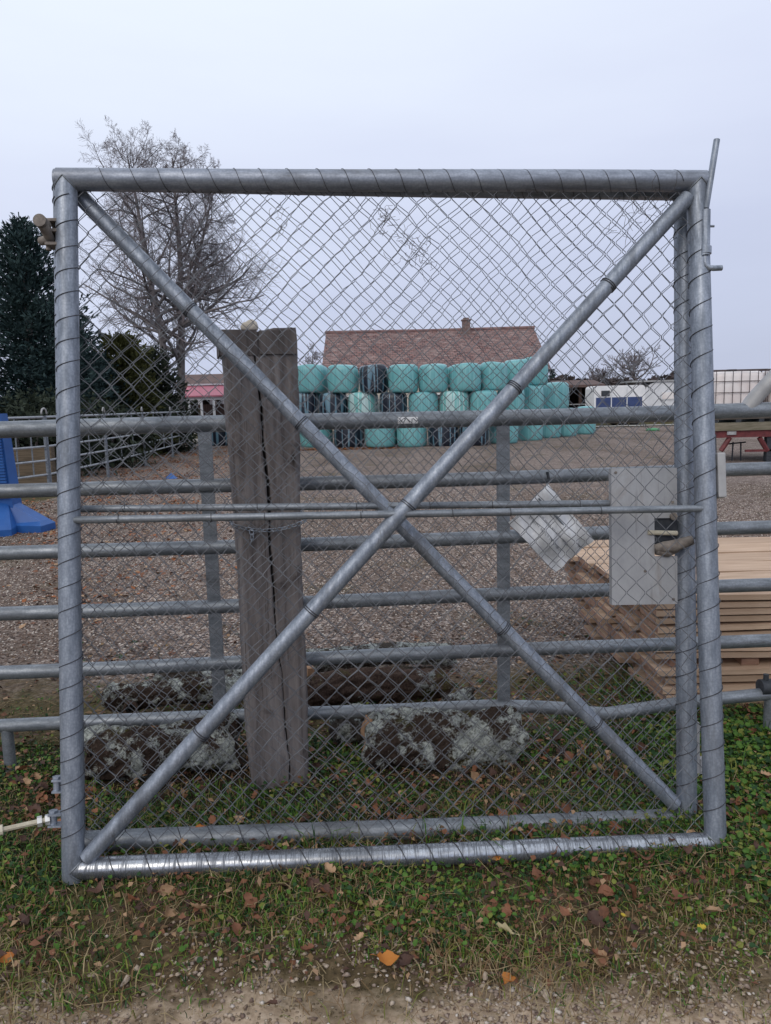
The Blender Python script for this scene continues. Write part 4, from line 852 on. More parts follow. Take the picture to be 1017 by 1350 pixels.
# ------------------------------------------------------------------ the two mesh gates
def gate(label, T, braces, spec):
    """gate frame in its own plane: x along the width, z up the leaf, y away from the viewer"""
    W_, H_ = spec['W'], 2.247; r = .035
    t = thing('mesh_gate', label, 'gate', group='mesh gate leaves leaning on the timber post', mat=T)
    def member(nm, mt, p0, p1):
        p0, p1 = np.array(p0, float), np.array(p1, float); q = np.linspace(0, 1, 25)[:, None]; P = p0+(p1-p0)*q
        side = np.array([0, 0, 1.]) if abs(p1[0]-p0[0]) > 1 else np.array([1., 0, 0]); P = P+side*(np.sin(q*PI*1.7+spec['seed'])*.0022*np.sin(q*PI))
        MB().tube(P, r, 28).build(nm, mt, t, smooth=True, auto=45)
    member('post', M['galv'], (0, 0, -r), (0, 0, H_)); member('post', M['galv'], (W_, 0, -r), (W_, 0, H_))
    member('top_rail', M['galv_top'], (-r+.008, 0, H_+.001), (W_+r-.006, 0, H_+.001)); member('bottom_rail', M['galv_wet'] if spec['wet'] else M['galv_bar'], (0, .0005, 0), (W_, .0005, 0))
    for x in (0, W_):
        th = np.linspace(0, 2*PI, 25); sx = 1 if x == 0 else -1
        MB().tube([(x+(r+.0005)*math.cos(q), (r+.0005)*math.sin(q), H_-math.sqrt(max(0, r*r-(r*math.sin(q))**2))*.99) for q in th], .0032, 6, cap=False).build('weld', M['galv_bar'], t, smooth=True)
        MB().tube([(x+sx*math.sqrt(max(0, r*r-(r*math.sin(q))**2))*.99, (r+.0005)*math.sin(q), (r+.0005)*math.cos(q)) for q in th], .0032, 6, cap=False).build('weld', M['galv_bar'], t, smooth=True)
    a, b = braces; MB().tube([a, b], .0265, 20).build('diagonal_brace', M['galv'], t, smooth=True, auto=40)
    mz = spec['bar']; MB().tube([(r*.6, -.016, mz), (spec['barx'], -.016, mz)], .0125, 14).build('middle_bar', M['galv_bar'], t, smooth=True, auto=40)
    # chain link: interlocked zigzag wires
    rg = np.random.default_rng(spec['seed']); w_, h_ = .0685, .0715; ph = spec['ph']
    K = int(W_/(w_/2))+1; J = int(H_/(h_/2))+1; ks = np.arange(K); js = np.arange(J)
    Kg, Jg = np.meshgrid(ks, js, indexing='ij'); X = (Kg+(Jg+Kg) % 2)*w_/2+ph; side = ((Jg+Kg) % 2)*2-1
    Z = Jg*h_/2-.002+0*X
    def warp(X, Z):
        e = np.exp(-(H_-Z)/.22); s = spec['seed']
        dx = .006*np.sin(X*3.1+s)*np.cos(Z*2.3)+.010*e*np.sin(X*13+s)+.004*np.sin(X*7+Z*9+s)
        dz = .010*np.sin(X*2.2+s*2)+.010*np.sin(Z*2.9+X)+.011*e*np.sin(X*17+Z*5+s)+.004*np.sin(X*11-Z*7)
        dy = .010*np.sin(X*2.7+s)*np.sin(Z*2.1)+.004*np.sin(X*9+Z*8)
        return dx, dy, dz
    vj = rg.normal(size=(K+2, J))*.0022; vz = rg.normal(size=(K+2, J))*.0022    # knots move together
    kn = Kg+(Jg+Kg) % 2; X2 = X+side*.0022+vj[kn, Jg]; Z2 = Z+vz[kn, Jg]; dx, dy, dz = warp(X, Z)
    Y0 = spec['my']; P = np.stack([X2+dx, Y0+dy+side*.0024, Z2+dz], -1)
    mid = (P[:, :-1]+P[:, 1:])/2; mid[..., 1] += rg.normal(size=mid.shape[:2])*.001
    Q = np.empty((K, 2*J-1, 3)); Q[:, 0::2] = P; Q[:, 1::2] = mid
    # bend tightly at the knots: two points close to each knot instead of a mid point only
    Q = np.concatenate([P[:, :-1, None]*.90+P[:, 1:, None]*.10, P[:, :-1, None]*.10+P[:, 1:, None]*.90], 2).reshape(K, -1, 3)
    Q = np.clip(Q, [0, -1, 0], [W_, 1, H_]); v, f = np_tubes(Q, .00128, 5, ref=(0, 1, 0))
    raw('wire_mesh', v, f, [M['wire']], t, smooth=True)
    # tie wire wound in a spiral round the frame tubes
    def spiral(a, b, rr, pitch, hand, s0=0.0):
        a, b = np.array(a, float), np.array(b, float); L_ = np.linalg.norm(b-a); d = (b-a)/L_; u = np.cross(d, [0, 1, 0]); u /= np.linalg.norm(u); v_ = np.cross(d, u); n = int(L_/pitch*26); q = np.linspace(0, L_, n)
        ang = hand*(q/pitch*2*PI)+.5*np.sin(q*9+s0)+s0+.3*np.sin(q*23); rad = rr+.0012
        return a+np.outer(q, d)+rad*(np.cos(ang)[:, None]*u+np.sin(ang)[:, None]*v_)
    tw = MB(); o = .06
    for a_, b_, pit, hd in (((0, 0, o), (0, 0, H_-o), .079, spec['hand']), ((W_, 0, o), (W_, 0, H_-o), .094, spec['hand']), ((o, 0, H_), (W_-o, 0, H_), .088, 1), ((o, 0, 0), (W_-o, 0, 0), .103, 1)):
        tw.tube(spiral(a_, b_, r, pit, hd, spec['seed']), .0010 if (a_[2] == H_ and b_[2] == H_) else .0016, 5)
    for q in (.18, .36, .52, .70, .86):
        p = np.array(a)*(1-q)+np.array(b)*q; d = (np.array(b)-np.array(a)); d /= np.linalg.norm(d); tw.tube(spiral(p-d*.008, p+d*.008, .0265, .007, 1, q*9), .0019, 5)
    for q in (.16, .43, .61, .98, 1.22, 1.47, 1.78): p = np.array([q+.03*math.sin(q*40+spec['seed']), -.016, mz]); tw.tube(spiral(p-[.003, 0, 0], p+[.003, 0, 0], .0125, .006, 1, q*7), .0012, 5)
    tw.build('tie_wire', M['tie'], t, smooth=True)
    return t
def gate_matrix(o, rx, ry, rz):
    return Matrix.Translation(o) @ Matrix.Rotation(R(rz), 4, 'Z') @ Matrix.Rotation(R(rx), 4, 'X') @ Matrix.Rotation(R(ry), 4, 'Y')
T1 = gate_matrix((-1.035, 2.289, .04), -9.22, .75, 2.88); T2 = gate_matrix((-1.090, 2.439, .045), -7.06, 1.28, 3.74)
def loc(T, px, py, y=0.0):
    """point of a gate's plane (offset y) seen at a photo pixel, in the gate's own coordinates"""
    Ti = T.inverted(); c = np.array(Ti @ Vector(CAM)); d = np.array(Ti.to_3x3() @ Vector(ray(px, py))); return c+d*((y-c[1])/d[1])
zb1 = loc(T1, 300, 682)[2]; zb2 = loc(T2, 300, 669)[2]
g1 = gate('front mesh gate with brace rising to the upper right and wet bottom rail', T1, ((.045, -.006, .035), (2.085, -.006, 2.19)), dict(wet=True, bar=zb1, barx=2.12, seed=3, ph=.0, my=.006, hand=1, dent=1, W=2.12))
g2 = gate('rear mesh gate with brace falling to the lower right and a lock plate', T2, ((.045, -.006, 2.20), (2.107, -.006, .055)), dict(wet=False, bar=zb2, barx=2.0, seed=8, ph=.011, my=.0, hand=1, dent=-1, W=2.152))
def bolt_and_fittings():
    # slanting drop bolt on the front gate's right post
    q = lambda x, y, o=-.03: loc(T1, x, y, o)
    m = MB(); a, b = q(931, 275), q(945.5, 184); m.tube([a, b], .0105, 12); m.build('drop_bolt', M['galv'], g1, smooth=True, auto=40)
    s0, s1 = q(930, 337, -.03), q(931, 277, -.03); m = MB(); ax = (s1-s0)/np.linalg.norm(s1-s0)
    th = np.linspace(.9, 2*PI-.3, 16); prof = [(.0155*math.cos(x), .0155*math.sin(x)) for x in th]+[(.0115*math.cos(x), .0115*math.sin(x)) for x in th[::-1]]
    for i in range(15):
        P4 = [prof[i], prof[i+1], prof[30-i], prof[31-i]]; m.prism(P4[::-1], np.linalg.norm(s1-s0), s0, (1, 0, 0), (0, 1, 0), ax)
    c = q(931, 330, -.03); m.tube([c-ax*.012, c+ax*.012], .0185, 16); p = q(936, 298, -.03); m.tube([p, p+np.array([.016, 0, 0])], .004, 6)
    m.build('bolt_sleeve', M['galv'], g1, smooth=True, auto=40)
    h = [q(930, 338), q(930, 345), q(931, 350), q(935, 353), q(942, 353.5), q(952, 353)]; MB().tube(h, .0095, 12).build('bolt_handle', M['galv'], g1, smooth=True, auto=40)
    # lock case beside the right post
    a, b = q(944.5, 597, -.012), q(957, 656, -.012); m = MB(); c = (a+b)/2; m.box((c[0], 0.004, c[2]), (b[0]-a[0], .055, a[2]-b[2])); bx = m.build('lock_case', M['galv_pale'], g1)
    bv = bx.modifiers.new('bevel', 'BEVEL'); bv.width = .004; bv.segments = 2
    p = q(944, 588, .0); MB().box((p[0]-.006, .012, p[2]+.006), (.02, .02, .07)).build('lock_stop', M['dark'], g1)
    # bracket low on the right post
    q2 = lambda x, y, o=-.02: loc(T2, x, y, o)
    p = q2(925, 1008, .01); p2 = q2(917, 960, .01); p3 = q2(925, 961, 0.01); m = MB(); m.box((p2[0], .005, (p2[2]+p[2])/2), (.014, .03, p2[2]-p[2]+.05)); m.box((p[0]+.004, .005, p[2]), (.036, .034, .052)); m.tube([p3+[-.012, -.01, .012], p3+[.028, -.01, -.01]], .006, 8)
    m.build('bracket', M['galv_pale'], g2)
    # upper hinge of the front gate: rusty plates, eye and pin
    m = MB(); c = q(70, 306, 0); ym = .0
    for yy in (293, 306.5, 324): p = q(71, yy, 0); m.box((p[0]+.0, .0, p[2]), (.040, .05, .009))
    p0 = q(70, 293, 0); p1 = q(70, 324, 0); m.box((p0[0]-.004, .022, (p0[2]+p1[2])/2), (.012, .010, p0[2]-p1[2])); m.build('hinge_plate', M['rust'], g1)
    m = MB(); a = q(55, 293, -.05); b = q(67, 316, .0); m.tube([a+[0, -.02, 0], a+[0, .028, 0]], .0205, 18); m.tube([a+[.003, 0, -.008], b], [.017, .015], 14); e = q(54, 318, .03); m.tube([b+[-.004, .01, .006], e], [.016, .014], 12); pz = q(64, 306, 0.0); m.tube([pz+[0, 0, .04], pz-[0, 0, .06]], .009, 10)
    m.build('hinge_eye', M['rust'], g1, smooth=True, auto=40)
    # lower hinge: two lugs and the threaded rod
    for (x, y) in ((77, 1035), (72, 1080)):
        m = MB(); p = q(x, y, 0)
        for dz in (-.018, .018): m.box((p[0]+.006, 0, p[2]+dz), (.042, .04, .006))
        m.tube([p-[.004, 0, .022], p+[-.004, 0, .024]], .012, 12); m.tube([p+[-.004, 0, .022], p+[-.004, 0, .028]], .015, 6)
        m.build('hinge_lug', M['galv'], g1, smooth=True, auto=40)
    m = MB(); a, b = q(66, 1080, -.005), q(4, 1094, -.05); m.tube([a, b], .0078, 10); k = 60
    for i in range(k): u = a+(b-a)*(.25+.75*i/k); m.tube([u, u+(b-a)/np.linalg.norm(b-a)*.0012], .0086, 8)
    e = b+(b-a)*.35; m.tube([b, e], .016, 10); rod = m.build('hinge_rod', M['cream'], g1)
    for f_ in (.0, .17): u = a+(b-a)*f_; d = (b-a)/np.linalg.norm(b-a); MB().tube([u, u+d*.014], .017, 6).build('nut', M['zinc'], rod)
    # lock plate of the rear gate with its cut-out
    pl = lambda x, y, o=-.045: loc(T2, x, y, o)
    x0, x1 = pl(806.5, 700)[0], pl(893, 700)[0]; z1, z0 = pl(848, 617)[2], pl(848, 797)[2]; hx = pl(863, 700)[0]; h1, h0 = pl(878, 683)[2], pl(878, 733)[2]; yp = -.045
    m = MB(); bx = lambda a, b, c, d: m.box(((a+b)/2, yp, (c+d)/2), (b-a, .004, d-c))
    bx(x0, hx, z0, z1); bx(hx, x1, h1, z1); bx(hx, x1, z0, h0); m.box((x0+.004, yp+.016, (z0+z1)/2), (.004, .028, z1-z0)); m.build('lock_plate', M['plate'], g2)
    m = MB(); m.box(((hx+x1)/2+.004, yp+.030, (h0+h1)/2+.02), (x1-hx, .04, h1-h0-.03)); m.build('lock_body', M['dark'], g2)
    m = MB(); a, b = pl(855, 702, -.05), pl(893, 703, -.05); m.tube([a, b], .0085, 12); m.tube([b-[.006, 0, 0], b-[.003, 0, 0]], .0095, 12); m.build('latch_bar', M['cream'], g2, smooth=True, auto=40)
    m = MB(); a, b, c = pl(864, 723, -.052), pl(888, 720, -.062), pl(913, 712, -.07); m.tube([a, (a+b)/2, b, c], [.014, .021, .022, .017], 10); d = pl(880, 728, -.05); m.tube([a+[.005, 0, -.01], d, b+[.02, .01, -.008]], [.014, .018, .014], 10); m.build('latch_handle', M['rust'], g2, smooth=True)
    m = MB()
    for x, y in ((887, 662), (851, 753), (812, 623), (888, 790)): p = pl(x, y, yp-.002); m.tube([p, p-[0, .004, 0]], .005, 8)
    p = pl(888, 681, yp-.004); m.tube([p, p-[0, .008, 0]], .013, 12); m.build('screw', M['rust'], g2)
bolt_and_fittings()
def vine(name, label, T, seeds, sd_, n, ln_):
    rg = np.random.default_rng(sd_); pts = []
    for (px, py) in seeds:
        c = loc(T, px, py, -.006)
        for i in range(n):
            p = c+np.array([rg.normal()*.018, rg.normal()*.004, rg.normal()*.02]); v_ = rg.normal(size=3)*[1, .15, 1]; v_ /= np.linalg.norm(v_); q = [p]
            for k in range(5): v_ = v_+rg.normal(size=3)*[.7, .15, .7]; v_ /= np.linalg.norm(v_); q.append(q[-1]+v_*ln_*rg.uniform(.6, 1.3)/5)
            pts.append(q)
    P = np.array(pts); o = P[0, 0].copy(); v, f = np_tubes(P, .00075, 4); o_ = raw(name, v-o, f, [M['vine']]); o_.matrix_world = T @ Matrix.Translation(o); tag(o_, label, 'vine')
vine('dry_vine', 'largest tangle of dry vine caught high in the gate mesh, below mid top rail', T1, [(513, 278), (516, 292), (535, 318), (545, 332), (552, 345), (535, 335), (560, 330), (506, 288)], 1, 7, .06)
vine('dry_vine', 'faint round wisp of dry vine in the mesh, upper left beside the bare birch', T1, [(362, 288), (370, 295), (381, 296)], 2, 3, .06)
vine('dry_vine', 'dry vine strands hanging from top rail near the upper right corner', T1, [(845, 262), (860, 272), (838, 290), (820, 300), (868, 268)], 4, 5, .10)

# ------------------------------------------------------------------ lichen covered logs
def log(name, label, a, b, r, m, seed, end=None, flat=1.0):
    rg = np.random.default_rng(seed); a, b = np.array(a, float), np.array(b, float); n, k = 56, 60; d = (b-a)/np.linalg.norm(b-a); u = np.cross(d, [0, 0, 1.]); u /= np.linalg.norm(u); w_ = np.cross(u, d); V = []
    ph = rg.uniform(0, 6, 8)
    for i in range(k):
        q = i/(k-1); c = a+(b-a)*q+w_*.012*math.sin(q*5+ph[0])
        for j in range(n):
            th = 2*PI*j/n; rr = r*(1+.09*math.sin(2*th+ph[1]+q*3)+.06*math.sin(3*th+q*9+ph[2])+.045*math.sin(7*th+q*22+ph[3])+.035*math.sin(12*th-q*31+ph[4])+.05*math.sin(5*th+q*13+ph[5])*math.sin(q*17+ph[6])+.04*math.sin(9*th-q*40+ph[7])+rg.normal()*.030)*(1 if 1 < i < k-2 else (.95 if i in (1, k-2) else .84))
            V.append(c+u*rr*math.cos(th)+w_*rr*math.sin(th)*flat+d*(.018*math.sin(2*th+ph[2]+(q > .5)*2)+.010*math.sin(5*th+ph[3]))*(1 if (i < 3 or i > k-4) else 0))
    f = [(i*n+j, i*n+(j+1) % n, (i+1)*n+(j+1) % n, (i+1)*n+j) for i in range(k-1) for j in range(n)]
    mb = MB(); mb.add(V, f); base = (a+b)/2*np.array([1, 1, 0]); o = tag(mb.build(name, M[m], None, base, smooth=True), label, 'log')
    for i0, s in ((0, -1), (k-1, 1)):
        ring = np.array(V[i0*n:(i0+1)*n]); c = ring.mean(0); e = MB(); e.add(np.vstack([ring+d*s*.001, (ring-c)*.5+c+d*s*.002, c+d*s*.004]), [(j, (j+1) % n, n+(j+1) % n, n+j) for j in range(n)]+[(n+j, n+(j+1) % n, 2*n) for j in range(n)]); e.build('cut_end', M[end or m], o, base)
    return o
def L3(px, py, Y): return atY(px, py, Y)
def LZ(px, Y, z): q = atY(px, 980, Y); return np.array([q[0], Y, z])
log('lichened_log', 'short thick lichen covered log lying left of the timber post', LZ(114, 2.99, .103), LZ(312, 3.05, .108), .108, 'lichen', 1, 'bark_log')
log('lichened_log', 'thick lichen covered log lying right of the timber post, below the bent rail', LZ(484, 3.04, .106), LZ(684, 3.06, .106), .112, 'lichen', 2, 'cutwood')
log('lichened_log', 'grey lichened log end poking out between post and the right thick log', LZ(440, 3.26, .075), LZ(520, 3.30, .075), .078, 'lichen_grey', 3)
log('fallen_log', 'brown barked log lying behind the barrier right of the timber post', L3(398, 912, 3.62), L3(588, 899, 3.78), .075, 'bark_log', 4)
log('fallen_log', 'pale lichened long log behind the brown barked log', L3(378, 872, 4.12), L3(598, 861, 4.22), .062, 'lichen_grey', 5)
log('fallen_log', 'short flat lichened log beside the brown log end', L3(585, 921, 3.55), L3(622, 918, 3.62), .03, 'lichen_grey', 6)
log('fallen_log', 'lichened log behind the barrier left of the timber post', L3(140, 917, 3.58), L3(318, 909, 3.70), .065, 'lichen', 7)
log('fallen_log', 'thin lichened log farthest back left of the timber post', L3(205, 893, 3.85), L3(330, 886, 3.95), .055, 'lichen_grey', 8)
p = L3(172, 935, 3.50); m = MB(); th = np.linspace(0, 2*PI, 17)
m.lathe([(.030, -.1), (.034, -.1), (.034, .0), (.024, .0), (.024, -.06)], (0, 0, 0), 16); o = m.build('rusty_pipe', M['bark_log'], smooth=True, auto=40); o.location = (p[0], p[1], p[2]); o.rotation_euler = (R(84), 0, R(15)); tag(o, 'short rusty pipe end by the lichened logs left of the post', 'pipe')
for x, y, lab in ((258, 907, 'left orange clay shard on the logs behind the barrier'), (276, 905, 'right orange clay shard on the logs behind the barrier')):
    p = L3(x, y, 3.68); m = MB(); m.prism([(-.028, -.018), (-.01, -.024), (.024, -.02), (.03, .0), (.014, .018), (-.018, .016)], .02, (0, 0, 0)); o = m.build('clay_shard', M['orangetile']); o.location = tuple(p); o.rotation_euler = (.5, .1, .3); tag(o, lab, 'clay shard', 'orange clay shards')
p = L3(407, 893, 3.7); m = MB(); m.box((0, 0, 0), (.035, .06, .12)); o = m.build('wood_offcut', M['cutwood']); o.location = tuple(p); o.rotation_euler = (.1, .1, .4); tag(o, 'small orange wood offcut standing by the brown log and timber post', 'offcut')

# ------------------------------------------------------------------ stack of sawn boards at right
def board_stack():
    rg = np.random.default_rng(4); X0, Y0 = 1.30, 3.60; top = .545; nl = 15; pitch = top/nl; th_ = .027; rowsY = 6; dY = .262
    proto = {}
    def mesh(seed, L_, w_):
        b = MB(); V = []; r_ = np.random.default_rng(seed); k = 10
        for i in range(k+1):
            x = L_*i/k; s = .0022*math.sin(i*1.3+seed)+.0018*r_.normal()
            for y, z in ((0, 0), (w_, 0), (w_, th_), (0, th_)): V.append((x, y+r_.normal()*.0007, z+s+.004*math.sin(i*.6+seed)))
        f = [(i*4+j, (i+1)*4+j, (i+1)*4+(j+1) % 4, i*4+(j+1) % 4) for i in range(k) for j in range(4)]
        b.add(V, [q[::-1] for q in f], 0); b.add(V[:4], [(0, 1, 2, 3)], 1); b.add(V[-4:], [(3, 2, 1, 0)], 1); return b
    names = ['topmost', 'second', 'third', 'fourth', 'fifth', 'sixth', 'seventh', 'eighth', 'ninth', 'tenth', 'eleventh', 'twelfth', 'thirteenth', 'fourteenth', 'lowest']
    for l in range(nl):
        z = top-th_-l*pitch+(.0 if l else .0)
        for r_ in range(rowsY):
            if l == 9 and r_ == 0: continue
            key = (l*7+r_*3) % 8
            if key not in proto: proto[key] = mesh(key+1, 2.6+.05*(key % 3), dY-.006-.02*(key % 2)).build('sawn_board', [M['board'], M['boardend']]); o = proto[key]
            else: o = proto[key].copy(); COL.objects.link(o)
            jut = rg.uniform(-.065, .045) if r_ else rg.uniform(-.012, .012)
            jut += (-.10+.012*l)*(r_/(rowsY-1))+(-.05 if (l+r_) % 3 == 0 and r_ else 0)
            if l == 0: jut = -.02-.035*r_; 
            if l == 0 and r_ == 0: jut = -.02
            front = Y0+rg.uniform(-.008, .010)-(.004*l if l > 9 else 0)
            o.location = (X0+jut+(.03*(l > 10)), front+dY*r_, z); o.rotation_euler = (0, 0, 0)
            if l == 0: o.location[2] = z
            if r_ == 0: lab = '%s board in the front face of the sawn board stack' % ('lowest' if l == nl-1 else names[l-(l > 9)]); gp = 'front boards of the sawn board stack'
            else: lab = 'sawn board behind the front one in the %s layer of the stack' % names[l]; gp = 'rear boards, %s layer of the stack' % names[l]
            tag(o, lab, 'board', gp)
    for xx, lab in ((1.775, 'short reddish bearer block in the gap of the board stack, right of the gate post'), (2.75, 'bearer block in the gap of the board stack, beyond the right edge'), (1.42, 'bearer block at the left front corner of the board stack')):
        m = MB(); m.box((0, .06, .0165), (.085, .12, .033)); o = m.build('bearer_block', [M['boardend']]); o.location = (xx, Y0+.02, top-th_-9*pitch-.003); tag(o, lab, 'wood block', 'bearer blocks in the board stack')
board_stack()

# ------------------------------------------------------------------ ground cover: grass, clover, stems, gravel, leaves
def scatter(n, x0, x1, y0, y1, dens):
    """random points in the trapezoid the photo sees, kept with probability dens(x, y)"""
    y = np.sqrt(rng.uniform(y0*y0, y1*y1, n)); x = rng.uniform(x0, x1, n)*y
    k = rng.random(n) < np.clip(dens(x, y), 0, 1); return x[k], y[k]
def blades(name, x, y, hlo, hhi, width, mats, probs, lean=.6, label='', cat='grass'):
    n = len(x); h = rng.uniform(hlo, hhi, n)*(.6+.5*np.clip(vnoise(x*3, y*3, 6)+.5, 0, 1.2))*np.where((y > 2.72) & (y < 4.5) & (x < .75), .5, 1.0); a = rng.uniform(0, 2*PI, n); l = np.abs(rng.normal(size=n))*lean
    b = np.stack([x, y, hgt(x, y)], 1); d = np.stack([np.cos(a), np.sin(a), 0*a], 1); s = np.stack([-np.sin(a), np.cos(a), 0*a], 1)*(width*rng.uniform(.6, 1.4, n))[:, None]
    z = np.array([0, 0, 1.])
    c1 = b+d*(h*l*.35)[:, None]+z*(h*.62)[:, None]; c2 = b+d*(h*l*1.05)[:, None]+z*(h*np.clip(1-.38*l, .15, 1))[:, None]
    V = np.stack([b-s*.5, b+s*.5, c1+s*.42, c1-s*.42, c2+s*.06, c2-s*.06], 1).reshape(-1, 3)
    i = np.arange(n)[:, None]*6; Fc = np.concatenate([i+[0, 1, 2, 3], i+[3, 2, 4, 5]], 1).reshape(-1, 4)
    if callable(probs):
        cum = np.cumsum(probs(x, y), 1); mi = (rng.random(n)[:, None]*cum[:, -1:] > cum).sum(1)
    else: mi = rng.choice(len(mats), n, p=probs)
    return tag(raw(name, V, Fc, [M[k] for k in mats], mi=np.repeat(mi, 2)), label, cat, kind='stuff')
def near_log(x, y): return ((y > 2.86) & (y < 3.18) & (((x > -1.18) & (x < -.57)) | ((x > -.07) & (x < .54))))
def vd(x, y):   # verge grass density
    edge = np.clip((y-1.74-.16*vnoise(x*2.2, y*2, 5))/.34, 0, 1); back = np.clip((4.05-y+.25*vnoise(x*1.5, y*2, 2)+.6*np.clip(x-1, 0, 1))/.5, 0, 1)
    patch = np.clip(.55+.75*vnoise(x*2.4, y*3.1, 8)+.25*np.clip(x-.9, 0, 1), .10, 1); thin = np.where(y > 3.35, .40, 1.0)
    return edge*back*patch*thin*np.where(near_log(x, y), .10, 1.0)
x, y = scatter(327000, -.78, .78, 1.7, 4.3, lambda x, y: vd(x, y))
blades('verge_grass', x, y, .014, .052, .0040, ['g1', 'g2', 'g4', 'g3', 'g5'],
       lambda x, y: (lambda t: t[:, None]*np.array([.32, .30, .15, .11, .12])+(1-t[:, None])*np.array([.33, .09, .50, .03, .05]))(np.clip((2.38-y)/.45+.9*vnoise(x*2.9, y*3.3, 2.7), 0, 1)), .8, 'short mixed green grass of the verge under the gates')
x, y = scatter(32500, -.78, .78, 1.45, 3.0, lambda x, y: .75*np.clip((y-1.50)/.25, .15, 1)*np.clip(.45+.8*vnoise(x*2.1, y*2.9, 3), .1, 1))
blades('dry_grass', x, y, .02, .075, .0026, ['g3', 'g5', 'g2'], [.5, .35, .15], 1.5, 'thin dry straw coloured grass along the edge of the dirt track')
x, y = scatter(8800, -.78, .78, 2.35, 3.3, lambda x, y: .9*np.clip(vnoise(x*2.2, y*2.6, 1.1), 0, 1)*(1-near_log(x, y)*1.0))
blades('tall_grass', x, y, .06, .16, .0042, ['g1', 'g4', 'g2'], [.45, .35, .2], .7, 'tufts of taller green grass between the gates and logs')
# clover and other broad little leaves
def clover(n, dens, y0, y1, size, x0=-.78, x1=.78):
    x, y = scatter(n, x0, x1, y0, y1, dens); n = len(x); z = hgt(x, y)+rng.uniform(.006, .045, n); C = np.stack([x, y, z], 1)
    nrm = rng.normal(size=(n, 3))*.45+[0, -.15, 1]; nrm /= np.linalg.norm(nrm, axis=1)[:, None]; a = np.cross(nrm, rng.normal(size=(n, 3))); a /= np.linalg.norm(a, axis=1)[:, None]; b = np.cross(nrm, a)
    s = (rng.uniform(.6, 1.4, n)*size)[:, None]; pr = [(-.5, 0), (-.2, .36), (.25, .38), (.5, .0), (.25, -.38), (-.2, -.36)]
    V = np.stack([C+a*s*p+b*s*q+nrm*s*(.12 if q else -.02) for p, q in pr], 1).reshape(-1, 3); i = np.arange(n)[:, None]*6
    return V, np.concatenate([i+[0, 1, 2, 3], i+[0, 3, 4, 5]], 1).reshape(-1, 4), np.repeat(rng.choice(3, n, p=[.45, .33, .22]), 2)
V, Fc, mi = clover(65000, lambda x, y: vd(x, y)*np.clip(.45+.9*vnoise(x*1.9, y*2.7, 4)+.5*np.clip(x-.8, 0, 1), 0, 1), 1.85, 4.2, .0155)
tag(raw('clover', V, Fc, [M['g1'], M['g4'], M['g2']], mi=mi), 'low clover and small broad leaved weeds in the verge', 'ground cover', kind='stuff')
V, Fc, mi = clover(28000, lambda x, y: np.clip((x-1.02)*4, 0, 1)*np.clip((3.55-y)*4, 0, 1)*np.clip(.7+.5*vnoise(x*4, y*4, 4), 0, 1), 2.0, 3.6, .022, .33, .85)
tag(raw('leafy_weeds', V, Fc, [M['g1'], M['g4'], M['g2']], mi=mi), 'lush broad leaved weeds on the right beside the front gate', 'ground cover', kind='stuff')
# loose stones
def stones(name, x, y, lo, hi, mats, probs, label, lift=.0075, flat=.62):
    n = len(x); r = rng.uniform(lo, hi, n)*.5; C = np.stack([x, y, hgt(x, y)+lift+r*.25], 1); a = rng.uniform(0, 2*PI, n)
    D = np.array([[1, 0, 0], [.3, .9, 0], [-.8, .55, 0], [-.7, -.7, 0], [.45, -.85, 0], [.1, .1, 1], [-.1, -.05, -1]], float)
    V = D[None]*(1+rng.normal(size=(n, 7, 1))*.22)*r[:, None, None]; V[:, :, 2] *= flat; V[:, :, 0] *= rng.uniform(.8, 1.35, n)[:, None]
    ca, sa = np.cos(a)[:, None], np.sin(a)[:, None]; X = V[:, :, 0]*ca-V[:, :, 1]*sa; Y = V[:, :, 0]*sa+V[:, :, 1]*ca; V[:, :, 0] = X; V[:, :, 1] = Y
    V = (V+C[:, None]).reshape(-1, 3); t = np.array([[0, 1, 5], [1, 2, 5], [2, 3, 5], [3, 4, 5], [4, 0, 5], [1, 0, 6], [2, 1, 6], [3, 2, 6], [4, 3, 6], [0, 4, 6]]); Fc = (np.arange(n)[:, None, None]*7+t).reshape(-1, 3)
    mi = np.repeat(rng.choice(len(mats), n, p=probs), 10)
    return tag(raw(name, V, Fc, [M[k] for k in mats], mi=mi), label, 'gravel', kind='stuff')
x, y = scatter(260000, -.60, .60, 3.5, 13, lambda x, y: np.clip((yard_edge(x, y)-.35*np.clip(x-.9, 0, 1)-4.0)/.6, 0, 1)*np.clip(1.2-(y-3.5)/12, .1, 1)*np.clip(.85-.6*np.clip(vnoise(x*1.2, y*.9, 7)-.1, 0, 1), .1, 1))
stones('yard_stones', x, y, .006, .021, ['peb0', 'peb1', 'peb2', 'peb3'], [.34, .30, .20, .16], 'loose brown and pale pebbles of the gravel yard')
x, y = scatter(27500, -.78, .78, 1.45, 2.5, lambda x, y: np.clip((2.22+.12*vnoise(x*3, y*3, 2)-y)/.5, 0, 1)*np.clip(.35+.9*vnoise(x*2.7, y*3.3, 9)+.35*np.clip(x+.2, 0, .6), .04, 1))
stones('track_stones', x, y, .004, .017, ['tanpeb', 'peb3', 'peb1', 'peb0'], [.36, .07, .35, .22], 'small pale stones along the edge of the dirt track')
def stems(n, dens, y0, y1):
    x, y = scatter(n, -.78, .78, y0, y1, dens); n = len(x); a = rng.uniform(0, 2*PI, n); L_ = rng.uniform(.03, .13, n); z = hgt(x, y)+rng.uniform(.006, .03, n)
    p0 = np.stack([x, y, z], 1); d = np.stack([np.cos(a), np.sin(a), rng.normal(size=n)*.12], 1)*L_[:, None]; P = np.stack([p0, p0+d*.5+rng.normal(size=(n, 3))*.004, p0+d], 1); return np_tubes(P, .0011, 4)
v, f = stems(1380, lambda x, y: .5+0*x, 1.55, 4.0)
